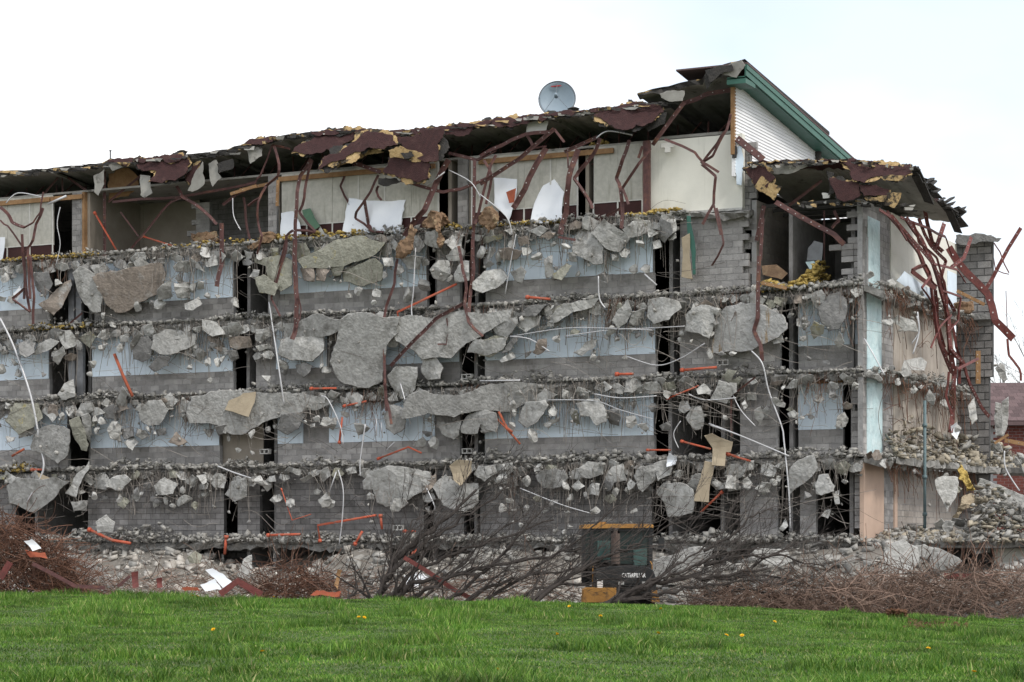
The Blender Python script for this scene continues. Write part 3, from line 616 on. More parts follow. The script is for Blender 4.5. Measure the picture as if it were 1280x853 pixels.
ledge(W, SL, SCORN, ZC, -.32, .22, 5200, .55, (.04, .17), 3)
ledge(W, SL, SCORN, ZD, -.32, .25, 6500, .6, (.04, .18), 4, flr=.25)
ledge(W, SL, SCORN, ZE, -.32, .3, 7500, .85, (.04, .2), 5, flr=.4)
for z, n, h in ((ZB, 900, .5), (ZC, 900, .6), (ZD, 700, .5)): ledge(lambda a, o, zz: E(a, o, zz), 0, TEND, z, 0, .75, n, h, (.04, .16), 7 + z, flr=.3)
# rubble on the right terraces, tan insulation mixed in
for T_, z, n, mats in ((TERR_D, ZD, 6000, ('rubble_tan', 'rubble_tan', 'rubble')), (TERR_E, ZE, 7000, ('rubble', 'rubble_tan', 'rubble'))):
    xs_, ys_ = [p[0] for p in T_], [p[1] for p in T_]
    for mi_, mm in enumerate(mats):
        pos = []; ss = []
        while len(pos) < n // 3:
            if z == ZD: a = rnd(); e = Vector(TERR_D[0]).lerp(Vector(TERR_D[1]), U(.03, 1.05)); b = U(0, 3.2) ** 1.0; x, y = e.x - UY * 0 + (-.75) * b * .4, e.y + b; hm = (.8 + 1.1 * float(nz1(e.x * .6, 4))) * min(b / 1.0, 1)
            else: s_ = U(SCORN, SCORN + 8.5); b = U(0, 3.5); q = W(s_, -.3 - b, 0); x, y = q.x, q.y; hm = (.25 + (2.6 if s_ > SCORN + 3.4 else .4) * float(nz1(s_ * .8, 6))) * min(b / 1.5, 1)
            pos.append((x, y, z + U(0, 1) * hm)); ss.append(.03 + .24 * rnd() ** 6)
        mk('rubble', rocks(pos, ss, .5, 1.0), mm, BLD, kind='stuff')
# ---- rubble heap along the foot of the building
pos = []; ss = []; pw = []; sw = []
while len(pos) + len(pw) < 14500:
    s_ = U(SL, SCORN + 7); o = U(-.6, 8.5); q = W(s_, o, 0); z = float(ground_z(q.x, q.y)); k = .03 + .34 * rnd() ** 7
    if float(nz1(s_ * .4, 12)) > .52 and rnd() < .7: pw.append((q.x, q.y, z + U(-.02, .1))); sw.append(k)
    else: pos.append((q.x, q.y, z + U(-.03, .1))); ss.append(k)
mk('rubble_heap', rocks(pos, ss, .6, .95), 'rubble', None, 'grey broken concrete rubble heaped along the foot of the building', 'rubble', kind='stuff')
mk('rubble_heap', rocks(pw, sw, .6, .95), 'rubble_white', None, 'pale plaster and concrete rubble scattered along the foot of the building', 'rubble', kind='stuff')
# ================================================================== broken concrete hanging in the torn front
CH_ = []        # (object, px, row, size word)
PEND = []
def row_of(z): return 0 if z > ZA else 1 if z > ZB else 2 if z > ZC else 3 if z > ZD else 4 if z > ZE else 5
LEDGE = {0: 'on top floor', 1: 'under top ledge', 2: 'under second ledge', 3: 'under third ledge', 4: 'under fourth ledge', 5: 'below lowest ledge'}
COLW = dict(concrete='grey', concrete_light='light grey', concrete_green='mossy', concrete_brown='brown stained', concrete_dark='dark grey', concrete_rust='rust streaked')
def chunk(r, pts, mat=None, o=None, th=None, plane=F, tilt=None, grow=1.1):
    p = T(r, pts) if r else pts
    mx_, my_ = sum(q[0] for q in p) / len(p), sum(q[1] for q in p) / len(p); p = [(mx_ + (x - mx_) * grow, my_ + (y - my_) * grow) for x, y in p]
    xs_ = [q[0] for q in p]; ys_ = [q[1] for q in p]; sz = math.sqrt((max(xs_) - min(xs_)) * (max(ys_) - min(ys_)))
    mat = mat or random.choices(['concrete', 'concrete_light', 'concrete_dark', 'concrete_green', 'concrete_brown'], [5, 4, 2, 1.4, 1])[0]
    o = U(.16, .46) if o is None else o; th = th or min(.42, .14 + sz / 35 * .2) * U(.8, 1.25)
    tilt = tilt or ((U(-.7, .7), U(-.8, .5)) if sz < 24 else (U(-.22, .22), U(-.3, .15)))
    mb = piece(p, o, th, tilt, plane, step=6 if sz > 12 else 4, jit=.75, inset=min(.12, 1.0 / sz), relief=.42 if sz < 23 else .26)
    CH_.append([(mb.v, mb.f, None), mx_, row_of(plane(mx_, my_, o).z), sz, mat, 'slab' if sz > 23 else 'chunk', plane(mx_, my_, o)])
DEB = []
def lump(r, x, y, d, plane=F, o=None):
    (cx, cy), = T(r, [(x, y)]); k = REG[r][2]; o = U(.05, .5) if o is None else o; c = plane(cx, cy, o); rad = d / k / 2 * 1.2 / FPX * c.y; e = U(.8, 1.3); sz = d / k
    mat = random.choices(['concrete_light', 'concrete', 'concrete_dark'], [3, 5, 2])[0]; CH_.append([boulder(c, rad * e, rad / e, rad * U(.7, 1)), cx, row_of(c.z), sz * .95, mat, 'lump', c])
G_, B_, D_, L_, R_ = 'concrete_green', 'concrete_brown', 'concrete_dark', 'concrete_light', 'concrete_rust'
for r, pts, mat in [
 ('R5', [(370,95),(400,62),(470,95),(520,180),(500,270),(460,275),(420,230)], 'concrete'), ('R5', [(475,110),(520,90),(700,60),(790,45),(812,100),(770,190),(640,265),(580,272),(540,240),(500,170)], B_),
 ('R5', [(175,85),(240,85),(260,140),(225,205),(190,170),(175,130)], None), ('R5', [(200,240),(350,125),(355,150),(300,260),(270,290)], B_), ('R5', [(785,170),(850,120),(858,200),(790,220)], None),
 ('R5', [(870,140),(945,135),(945,205),(885,205)], None), ('R5', [(920,240),(990,205),(1005,240),(960,270),(925,265)], L_), ('R5', [(95,440),(140,418),(175,430),(170,480),(130,505),(100,490)], None),
 ('R5', [(170,490),(195,440),(250,415),(290,430),(240,470)], L_), ('R5', [(265,490),(310,455),(325,490),(290,540),(265,520)], L_), ('R5', [(665,470),(700,410),(735,405),(755,430),(750,500),(710,525),(670,510)], D_),
 ('R5', [(770,400),(830,370),(900,375),(975,395),(965,440),(880,480),(800,485),(760,460)], 'concrete'), ('R5', [(745,550),(790,500),(850,505),(830,545),(770,575)], D_), ('R5', [(945,490),(1000,460),(1030,490),(1000,525)], None),
 ('R5', [(1010,320),(1080,335),(1120,390),(1060,400),(1015,370)], 'concrete'), ('R5', [(1035,400),(1090,405),(1120,460),(1100,475),(1055,440)], None), ('R5', [(1140,340),(1190,330),(1215,370),(1180,405),(1140,395)], None),
 ('R5', [(1145,410),(1240,405),(1250,455),(1190,465),(1150,455)], B_), ('R5', [(1130,475),(1180,470),(1190,510),(1155,525)], None), ('R5', [(290,690),(320,640),(365,620),(370,700),(310,715)], 'concrete'),
 ('R5', [(580,720),(610,655),(635,690),(620,770),(580,760)], L_), ('R5', [(600,400),(640,390),(640,430),(600,430)], None), ('R5', [(650,440),(690,380),(715,400),(690,440),(655,475)], None),
 ('Q1', [(30,180),(75,100),(180,100),(205,170),(95,245)], G_), ('Q1', [(160,310),(190,240),(260,210),(340,235),(330,350),(285,390),(165,330)], 'concrete'), ('Q1', [(350,190),(395,170),(440,300),(430,330),(405,325)], G_),
 ('Q1', [(405,160),(440,150),(455,190),(450,290),(420,240)], L_), ('Q1', [(245,105),(285,110),(290,155),(255,175),(240,140)], B_), ('Q1', [(430,130),(490,120),(520,145),(470,165)], None), ('Q1', [(505,140),(560,105),(610,140),(585,180),(530,170)], D_),
 ('Q1', [(695,150),(740,90),(800,85),(835,130),(790,200),(740,205),(705,180)], 'concrete'), ('PX', [(240,516),(247,498),(268,492),(320,492),(350,494),(385,496),(409,502),(390,513),(357,517),(330,526),(305,541),(290,540),(275,530),(243,528)], 'concrete'),
 ('Q1', [(535,230),(560,190),(605,215),(600,285),(550,270)], 'concrete'), ('Q1', [(605,230),(660,215),(665,260),(620,275)], None), ('Q1', [(620,290),(660,255),(690,290),(660,330)], L_), ('Q1', [(840,290),(880,240),(930,290),(890,310)], B_), ('Q1', [(1075,215),(1130,205),(1145,235),(1090,255)], None),
 ('Q1', [(45,510),(90,470),(260,470),(330,490),(270,560),(170,635),(60,590)], 'concrete'), ('Q1', [(330,540),(370,470),(440,390),(440,430),(380,560)], L_), ('Q1', [(525,510),(560,470),(620,455),(650,480),(600,535),(565,520)], L_), ('Q1', [(770,510),(820,470),(885,500),(860,545),(790,550)], 'concrete'),
 ('Q1', [(1125,550),(1155,490),(1220,470),(1228,560),(1170,585)], L_), ('Q1', [(920,490),(960,455),(985,490),(970,515)], None), ('Q1', [(980,460),(1025,455),(1030,490),(1010,500)], None), ('Q1', [(355,590),(435,585),(430,630),(370,635)], 'concrete'),
 ('R2', [(305,735),(380,700),(490,640),(600,625),(705,655),(660,710),(560,745),(430,775),(330,775)], G_), ('R6', [(440,160),(510,125),(590,98),(625,130),(620,200),(540,225),(445,200)], G_), ('R6', [(0,95),(130,85),(175,110),(175,215),(120,250),(60,185),(50,130),(0,115)], G_),
 ('R6', [(0,190),(40,178),(110,230),(90,275),(20,260)], G_), ('R6', [(225,145),(285,140),(290,205),(240,200)], B_), ('R6', [(300,145),(370,150),(340,205),(300,200)], B_), ('R6', [(370,140),(440,130),(420,175),(385,178)], G_), ('R6', [(625,25),(670,18),(675,65),(650,85),(625,75)], L_),
 ('R6', [(630,90),(680,88),(685,130),(640,130)], None), ('R6', [(720,90),(790,80),(825,85),(815,145),(760,145)], None), ('R6', [(870,150),(910,105),(960,105),(965,170),(930,205),(890,190)], 'concrete'), ('R6', [(950,80),(1000,30),(1040,60),(1020,105),(960,105)], None), ('R6', [(990,170),(1030,110),(1060,110),(1060,200),(995,205)], None),
 ('R7', [(565,130),(620,62),(680,105),(740,150),(690,215),(640,205),(600,170)], 'concrete'), ('R7', [(470,160),(510,112),(560,125),(610,200),(605,275),(560,275),(500,240),(465,235)], 'concrete'), ('R7', [(715,110),(760,70),(840,65),(855,95),(790,140),(740,145)], 'concrete'), ('R7', [(890,80),(910,58),(950,75),(955,130),(920,170),(890,140)], D_),
 ('R7', [(930,60),(975,55),(980,110),(945,140)], L_), ('R7', [(860,170),(895,160),(905,195),(865,205)], L_), ('R7', [(610,205),(640,210),(650,245),(620,240)], D_), ('R7', [(655,230),(690,235),(690,265),(660,262)], None), ('R6', [(1085,210),(1140,160),(1215,150),(1250,190),(1200,235),(1130,260),(1085,240)], L_),
 ('R7', [(155,320),(205,295),(230,320),(210,375),(175,360)], L_), ('R7', [(95,205),(140,200),(205,215),(180,255),(100,250)], None), ('R7', [(190,150),(235,140),(250,180),(200,190)], None), ('R7', [(365,330),(430,280),(455,290),(405,360),(370,350)], G_), ('R7', [(320,260),(360,240),(370,340),(330,345)], None),
 ('R7', [(0,150),(110,130),(105,155),(0,180)], G_), ('R7', [(240,115),(300,90),(340,105),(300,140)], None), ('R7', [(295,150),(340,120),(375,125),(350,155)], None),
 ('R6', [(150,480),(160,420),(300,375),(430,400),(430,430),(370,470),(260,485),(160,500)], 'concrete'), ('R6', [(120,570),(130,500),(330,490),(330,550),(280,600),(170,595)], 'concrete'),
 ('R6', [(380,600),(410,520),(430,410),(480,380),(570,380),(650,400),(700,395),(690,470),(640,530),(620,690),(560,720),(430,690),(400,640)], 'concrete'), ('R6', [(690,410),(780,380),(900,400),(1010,360),(1080,370),(1250,350),(1240,400),(1110,480),(1040,510),(970,580),(840,585),(800,540),(720,500)], 'concrete'),
 ('R6', [(1060,560),(1090,495),(1250,485),(1230,540),(1150,575)], L_), ('R6', [(835,600),(900,590),(930,640),(915,690),(860,695),(830,660)], 'concrete'), ('R6', [(660,680),(700,640),(800,640),(790,740),(740,790),(700,770)], L_), ('R6', [(200,625),(240,610),(278,630),(260,665),(235,685),(205,660)], None),
 ('R6', [(0,450),(60,440),(75,480),(30,510),(0,500)], None), ('R6', [(0,530),(60,518),(85,540),(20,555)], None), ('R6', [(1200,400),(1276,390),(1276,470),(1210,480),(1180,440)], None), ('R7', [(370,530),(420,480),(500,465),(590,450),(560,490),(460,520),(400,560),(375,570)], L_),
 ('R7', [(660,560),(690,510),(735,462),(752,510),(730,570),(690,598)], 'concrete'), ('R7', [(740,580),(760,520),(820,505),(805,585)], 'concrete'), ('R7', [(838,540),(845,460),(900,452),(985,470),(998,500),(940,555),(870,572)], 'concrete'), ('R7', [(190,590),(200,535),(300,540),(290,580),(230,620)], None),
 ('R7', [(85,580),(180,545),(185,580),(140,640),(95,635)], None), ('R7', [(0,660),(80,640),(140,650),(110,710),(50,740),(0,730)], None), ('R7', [(110,720),(180,640),(185,665),(150,710)], None), ('R7', [(100,760),(160,720),(175,745),(110,770)], None), ('R7', [(180,540),(240,495),(330,480),(270,540)], None), ('R7', [(340,530),(375,525),(370,590),(335,590)], None),
 ('R7', [(470,720),(530,670),(580,660),(575,690),(510,735)], L_), ('R7', [(265,720),(290,660),(330,655),(325,710),(290,730)], None), ('R7', [(1030,540),(1100,490),(1160,500),(1165,560),(1140,645),(1090,620),(1030,610)], L_), ('R8', [(40,380),(50,260),(95,210),(150,195),(210,200),(300,240),(320,290),(290,320),(240,345),(190,370),(100,375)], R_),
 ('R8', [(270,330),(310,310),(318,345),(280,352)], None), ('R8', [(460,210),(500,160),(540,150),(565,180),(560,250),(540,285),(500,295),(470,260)], D_), ('R8', [(425,290),(440,262),(480,280),(475,310),(440,330)], None), ('R8', [(520,345),(540,305),(560,345),(540,370)], None),
 ('Q2', [(110,220),(130,155),(200,145),(245,155),(210,220),(160,248)], D_), ('Q2', [(640,170),(660,110),(740,130),(735,220),(690,248),(650,220)], 'concrete'), ('PX', [(510,522),(518,495),(536,489),(570,495),(600,485),(640,480),(700,480),(705,492),(665,500),(650,505),(630,514),(605,513),(570,520),(540,515),(520,521)], 'concrete'),
 ('Q2', [(910,190),(1020,190),(1010,255),(985,275),(930,250)], 'concrete'), ('Q2', [(1025,215),(1060,160),(1120,132),(1190,150),(1195,240),(1150,230),(1120,200),(1105,245),(1030,240)], 'concrete'), ('Q2', [(860,290),(890,262),(912,285),(900,325),(870,315)], L_), ('Q2', [(785,310),(830,265),(850,290),(830,320)], None),
 ('Q3', [(195,260),(230,175),(320,165),(335,190),(290,260),(240,293)], 'concrete'), ('Q3', [(340,215),(365,185),(385,215),(375,240),(345,240)], None), ('Q3', [(335,275),(395,245),(395,265),(350,290)], None), ('Q3', [(0,215),(70,225),(75,310),(20,320),(0,290)], 'concrete'), ('Q3', [(485,180),(540,160),(590,160),(625,215),(625,265),(580,283),(550,240),(505,240)], 'concrete'),
 ('Q3', [(630,215),(690,210),(700,250),(690,285),(655,280),(635,245)], None), ('Q3', [(475,210),(490,230),(500,280),(470,270),(455,240)], None), ('Q3', [(730,245),(770,240),(780,275),(755,300),(730,290)], None), ('Q3', [(785,285),(820,278),(840,300),(825,320)], L_), ('Q3', [(645,85),(690,78),(720,100),(710,130),(650,125)], None),
 ('Q3', [(720,120),(735,55),(800,60),(800,95),(760,122)], None), ('Q3', [(480,120),(490,95),(555,115),(555,122)], L_), ('Q3', [(795,120),(810,85),(880,70),(905,110),(880,130),(840,130)], 'concrete'), ('Q3', [(990,210),(1000,170),(1035,168),(1050,200),(1020,225)], None), ('Q3', [(1030,250),(1060,195),(1100,195),(1115,240),(1105,300),(1070,305)], 'concrete'),
 ('Q3', [(895,290),(950,268),(945,315),(910,312)], None), ('Q3', [(1080,110),(1115,80),(1155,115),(1150,135),(1090,132)], L_), ('Q3', [(1160,140),(1200,80),(1276,80),(1276,120),(1230,175),(1165,160)], 'concrete'),
 ('Q2', [(545,500),(580,440),(660,418),(720,420),(850,445),(860,490),(810,540),(760,570),(690,600),(650,605),(610,585),(590,525),(550,525)], L_), ('Q2', [(670,620),(690,575),(740,575),(755,595),(710,635),(680,638)], L_), ('Q2', [(830,540),(860,470),(895,450),(895,500),(850,540)], None), ('Q2', [(890,520),(950,460),(1010,500),(1100,500),(1100,590),(1040,630),(940,600)], 'concrete'),
 ('Q2', [(1090,450),(1110,410),(1190,405),(1200,445),(1140,485)], L_), ('Q2', [(1200,400),(1276,390),(1276,420),(1210,430)], None), ('Q2', [(310,580),(350,545),(375,580),(365,610),(330,615)], None), ('Q2', [(220,475),(270,448),(285,465),(240,492)], None),
 ('Q3', [(285,540),(325,508),(420,515),(435,550),(400,590),(320,595)], 'concrete'), ('Q3', [(445,520),(480,500),(505,530),(500,555),(450,555)], L_), ('Q3', [(490,505),(540,470),(610,490),(610,530),(550,550),(510,545)], L_), ('Q3', [(455,590),(490,560),(520,590),(485,615)], L_), ('Q3', [(525,610),(560,575),(595,580),(590,635),(540,630)], L_),
 ('Q3', [(625,550),(660,495),(710,480),(730,560),(650,570)], L_), ('Q3', [(605,600),(625,560),(665,575),(650,615)], None), ('Q3', [(720,500),(760,520),(755,540),(725,530)], None), ('Q3', [(735,580),(745,550),(775,575),(765,600),(740,610)], L_), ('Q3', [(770,540),(800,495),(870,490),(870,560),(810,615),(790,600)], L_),
 ('Q3', [(885,625),(920,580),(1000,580),(1055,610),(1065,660),(1050,720),(990,735),(940,735),(930,690)], L_), ('Q3', [(1035,580),(1060,540),(1100,530),(1100,600),(1060,620)], 'concrete'), ('Q3', [(870,480),(960,460),(950,530),(890,560)], 'concrete'), ('Q3', [(1172,585),(1240,580),(1238,603),(1175,605)], None), ('Q3', [(1225,600),(1235,540),(1276,540),(1276,605)], None),
 ('Q4', [(340,260),(345,215),(380,180),(435,163),(450,210),(430,240),(385,275),(345,310)], 'concrete'), ('Q4', [(447,275),(460,240),(495,236),(505,260),(520,280),(515,300),(470,315),(450,310)], L_), ('Q4', [(515,310),(540,300),(542,350),(525,352)], L_), ('Q4', [(468,400),(485,378),(505,375),(495,410)], L_), ('Q4', [(90,270),(115,245),(140,260),(140,295),(100,300)], None),
 ('Q4', [(155,260),(175,245),(193,270),(175,297),(155,285)], None), ('Q4', [(205,290),(230,265),(265,270),(262,305),(225,305)], L_), ('Q4', [(300,450),(325,410),(335,440),(315,460)], None),
 ('R8', [(150,590),(165,575),(175,600),(160,615)], L_), ('R8', [(200,620),(225,605),(240,640),(225,675),(205,650)], L_), ('R8', [(270,570),(290,565),(325,590),(320,605),(285,595)], L_), ('R8', [(335,630),(360,618),(378,630),(370,650),(345,645)], L_), ('R8', [(445,560),(470,550),(480,575),(455,595)], None), ('R8', [(530,690),(535,640),(560,625),(575,650),(565,680)], 'concrete'),
 ('R8', [(65,500),(95,455),(130,460),(100,520)], G_), ('R8', [(30,570),(60,500),(110,520),(100,585)], 'concrete'), ('R1', [(668,670),(700,645),(745,680),(735,695),(680,698)], None), ('R1', [(625,695),(645,668),(670,672),(660,702)], None), ('R1', [(865,690),(900,665),(965,670),(955,715),(880,715)], None), ('R1', [(1010,640),(1040,615),(1080,640),(1085,680),(1030,690)], 'concrete'), ('R1', [(945,650),(1000,690),(1025,720),(960,690)], None)]:
    chunk(r, pts, mat)
HP = lambda Y: (lambda x, y, o=0: H(x, y, Y - o))
for r, pts, mat, Y in [('Q4', [(185,560),(220,530),(330,540),(345,580),(300,600),(240,590)], L_, 72.5), ('Q4', [(700,640),(740,520),(800,500),(850,530),(850,590),(820,620)], L_, 71), ('Q7', [(710,500),(720,400),(800,380),(880,345),(990,350),(980,400),(870,440),(800,470),(750,510)], L_, 72.5),
                    ('Q4', [(845,520),(880,515),(920,530),(890,570),(850,560)], 'concrete', 71.8), ('Q4', [(900,600),(925,530),(985,555),(1025,580),(990,620)], 'concrete', 71.3), ('Q4', [(1065,530),(1090,515),(1140,520),(1140,545),(1090,552)], L_, 73), ('Q4', [(640,720),(690,680),(735,690),(730,730),(660,735)], 'concrete', 69.5), ('Q4', [(520,775),(560,745),(600,755),(590,780)], None, 69),
                    ('Q1', [(480,690),(530,655),(570,690),(560,740),(490,740)], L_, 81), ('Q5', [(260,310),(300,310),(470,410),(440,432),(330,385)], 'concrete', 77), ('Q5', [(750,310),(780,285),(805,300),(800,335),(760,330)], None, 79), ('Q5', [(950,370),(975,320),(1005,305),(1005,365),(990,405),(955,400)], L_, 78),
                    ('Q4', [(925,260),(945,248),(1010,250),(1010,300),(970,380),(955,340)], 'concrete_light', 75), ('Q4', [(1100,280),(1110,258),(1180,280),(1276,320),(1276,345),(1240,370),(1230,400),(1180,350),(1130,330)], 'concrete_light', 76), ('Q4', [(1100,360),(1140,330),(1160,370),(1120,385)], 'concrete', 75.5), ('Q4', [(950,440),(965,420),(1000,425),(990,460),(960,462)], 'concrete', 74.5),
                    ('R8', [(1165,450),(1185,430),(1200,440),(1210,490),(1195,505)], 'concrete', 86), ('R8', [(1160,640),(1165,590),(1185,595),(1190,640),(1190,715),(1165,715)], L_, 86), ('R8', [(1190,590),(1215,570),(1215,640),(1195,715),(1185,715)], L_, 86.3), ('R8', [(1055,600),(1080,570),(1090,650),(1070,670)], L_, 83), ('R8', [(880,570),(900,535),(925,570),(915,595)], 'concrete', 76.5), ('R8', [(755,260),(780,240),(840,265),(850,300),(800,300)], L_, 75)]:
    chunk(r, pts, mat, o=0, plane=HP(Y), th=.3)
for r, l in [('R5', [(955,160,60),(690,255,45),(800,245,55),(760,230,40),(565,345,28),(60,100,40),(20,115,50),(290,135,45),(1030,200,35),(1085,205,30),(515,295,32),(400,450,40),(515,460,42),(460,540,40),(450,585,30),(640,590,30),(940,470,45),(1035,530,35),(1080,535,40),(1045,620,28),(945,555,30),(85,590,45),(70,530,40),(215,590,30),(20,480,45),(15,560,50),(460,460,25),(1055,470,30),(600,455,40),(1110,515,30),(1170,220,38),(1175,245,35)]),
             ('Q1', [(365,150,45),(475,175,35),(515,185,45),(700,240,30),(480,230,35),(310,165,40),(575,195,40),(745,225,42),(1045,240,45),(770,245,18),(745,505,45),(685,535,40),(470,560,35),(515,570,32),(597,570,35),(770,580,60),(830,580,35),(920,585,70),(860,605,35),(1022,555,40),(1065,610,22),(995,565,20),(1142,640,18),(400,540,40),(705,545,28),(1240,690,22),(1190,330,28),(1255,340,28),(1140,265,35),(1255,250,35),(505,490,24),(905,525,40)]),
             ('R7', [(285,245,45),(365,180,35),(620,340,60),(770,300,50),(830,300,45),(800,180,40),(430,200,45),(855,120,50),(490,330,30),(540,280,25),(655,115,20),(45,230,60),(40,270,60),(150,180,50),(580,260,40),(650,615,45),(630,650,30),(680,655,30),(780,640,40),(850,625,35),(1000,630,40),(995,660,25),(565,740,35),(235,735,30),(380,650,40),(720,745,25),(590,765,20),(360,500,25),(1145,725,40),(1200,725,30)]),
             ('R6', [(510,260,55),(465,275,40),(610,265,45),(590,310,25),(755,275,70),(845,225,65),(645,170,35),(1210,80,50),(1120,60,60),(400,190,40),(370,510,25),(330,630,25),(60,690,50),(140,655,55),(140,620,50),(65,570,60),(350,650,40),(725,490,40),(960,190,40),(850,115,50)]),
             ('Q2', [(310,175,40),(370,200,70),(60,220,40),(95,215,25),(250,190,20),(850,245,40),(440,150,40),(520,220,70),(865,180,30),(860,628,40),(45,500,60),(15,485,50),(1230,620,40),(1235,470,50),(570,690,22)]),
             ('Q3', [(705,185,40),(760,185,35),(865,195,42),(165,185,35),(165,225,30),(165,290,40),(270,340,60),(1220,245,28),(925,135,50),(430,585,42),(525,635,30),(680,620,40),(925,575,45),(985,530,50),(450,655,42),(360,670,48),(325,715,30),(435,720,20),(575,705,45),(230,700,40),(150,655,35),(135,700,35),(770,715,30),(105,605,30),(160,770,20),(205,785,25),(375,815,30),(445,790,25),(425,820,30),(220,565,60),(110,560,60),(335,280,40),(170,710,22)]),
             ('Q4', [(410,320,36),(560,265,18),(298,255,25),(185,235,15),(60,285,45),(430,245,14),(540,310,14),(275,265,30)]),
             ('R8', [(400,255,30),(400,275,35),(390,330,30),(490,425,22),(410,410,28),(115,388,28),(340,240,20),(395,648,22),(430,645,22),(370,665,14),(320,525,20),(605,515,24),(20,395,34),(45,225,40),(15,250,40),(40,270,34),(20,305,40),(600,165,26)])]:
    for x, y, d in l: lump(r, x, y, d)
for x, y, d in [(735,265,38),(960,595,38),(775,500,28),(1000,690,40),(840,538,22)]: lump('R8', x, y, d, G, .9)
# broken edge pieces crowding under every ledge
def frag(cx, cy, w, h):
    n = random.choice((4, 4, 5, 5, 6)); ph = U(0, 6); r = U(-.6, .6); q = []
    for i in range(n): t = ph + 6.283 * (i + U(-.28, .28)) / n; x, y = w / 2 * math.cos(t) * U(.8, 1.15), h / 2 * math.sin(t) * U(.8, 1.15); q.append((cx + x * math.cos(r) - y * math.sin(r), cy + x * math.sin(r) + y * math.cos(r)))
    return q
for z, x1, sd in ((ZA, 850, 1), (ZB, 1072, 2), (ZC, 1072, 3), (ZD, 1072, 4)):
    x = -6
    while x < x1:
        y0 = HY - (z - CZ) * FPX / FY(x, 0); k = float(nz1(x * .021, sd + 20)); w = U(13, 26) * (.75 + .6 * k)
        if k > .1: chunk(None, frag(x, y0 + U(5, 14) + 12 * k * rnd(), w, w * U(.5, .95)), o=U(.1, .22), grow=1)
        if rnd() < .5: w2 = U(9, 19); chunk(None, frag(x + U(-9, 9), y0 + U(22, 48), w2, w2 * U(.6, 1)), o=U(.05, .3), grow=1)
        x += w * U(.6, 1.1)
for z in (ZB, ZC, ZD):
    for x in range(1088, 1192, 9):
        y0 = HY - (z - CZ) * FPX / G(x, 0, .7).y; w = U(8, 17)
        if rnd() < .75: chunk(None, frag(x, y0 + U(-7, 16), w, w * U(.5, 1.2)), mat=random.choice(('concrete', 'concrete_light', 'concrete_brown', 'concrete_dark')), o=U(.5, .8), plane=G, grow=1)
for _ in range(26):
    x = U(1165, 1278); lo = rnd() < .5; y = U(556, 588) if not lo else U(612, 662); w = U(10, 24); chunk(None, frag(x, y, w, w * U(.4, .9)), o=0, plane=HP((83 + (x - 1165) * .05) if not lo else U(74.5, 76.5)), grow=1, th=U(.12, .3), tilt=(U(-.6, .6), U(-.9, .3)))
CH_.sort(key=lambda t: -t[3])
def szw_(s): return 'huge' if s > 48 else 'large' if s > 23 else 'medium' if s > 12.5 else 'small'
grp = {}; rest = {}
for i, t in enumerate(CH_):
    if i < 300: t.append(mk('concrete_chunk', t[0], t[4])); grp.setdefault((t[2], szw_(t[3])), []).append(t)
    else: rest.setdefault(t[4], []).append(t[0])
RV, RF_, RM = [], [], []; RMATS = list(rest)
for mi_, k in enumerate(RMATS):
    for v, f, _ in rest[k]: b_ = len(RV); RV += [tuple(p) for p in v]; RF_ += [tuple(i + b_ for i in q) for q in f]; RM += [mi_] * len(f)
mk('hanging_debris', (RV, RF_, RM), RMATS, None, 'small broken concrete lumps hanging all over the torn front', 'debris', kind='stuff')
for (row, szw), l in grp.items():
    l.sort(key=lambda t: t[1])
    for i, t in enumerate(l):
        w = f', {ordw(i + 1)} of its size from left' if len(l) > 1 else ', the only one that size'
        tag(t[7], f'{szw} {COLW[t[4]]} concrete {t[5]} {LEDGE[row]}{w}', 'concrete chunk', f'{szw} broken concrete pieces {LEDGE[row]}')
# ================================================================== wires and reinforcing bars: too many to count
UV, NV, ZV = (UX, UY, 0), (NX, NY, 0), (0, 0, 1)
def hang(P, a0, a1, z, n, l0, l1, r, seed, k=9, drift=.3, curl=.25, ocl=(.0, .3)):
    a = np.random.uniform(a0, a1, n); a = a[(nz1(a * 1.1, seed) > .42) | (np.random.uniform(0, 1, len(a)) < .2)]; n = len(a)
    L_ = np.random.uniform(l0, l1, n) * np.random.uniform(.35, 1, n); t = np.linspace(0, 1, k)[None]; d = np.random.uniform(-drift, drift, n)[:, None]; ph = np.random.uniform(0, 6.28, n)[:, None]; cu = (np.random.uniform(0, 1, n) ** 2 * curl)[:, None]
    s = a[:, None] + d * t * L_[:, None] + cu * np.sin(t * np.random.uniform(2, 7, n)[:, None] + ph) - cu * np.sin(ph); o = np.random.uniform(*ocl, n)[:, None] + np.random.uniform(-.05, .3, n)[:, None] * t + cu * .5 * np.sin(t * 4 + ph * 2)
    zz = z - np.random.uniform(-.05, .22, n)[:, None] - L_[:, None] * t + np.where(np.random.uniform(0, 1, n) < .2, L_ * .8, 0)[:, None] * t * t
    o = np.maximum(o, .03); B0 = np.array(P(0, 0, 0)); e1 = np.array(P(1, 0, 0)) - B0; e2 = np.array(P(0, 1, 0)) - B0
    Q = B0 + s[..., None] * e1 + o[..., None] * e2; Q[..., 2] += zz; return strands(Q, r * np.random.uniform(.6, 1.3, n), UV, NV)
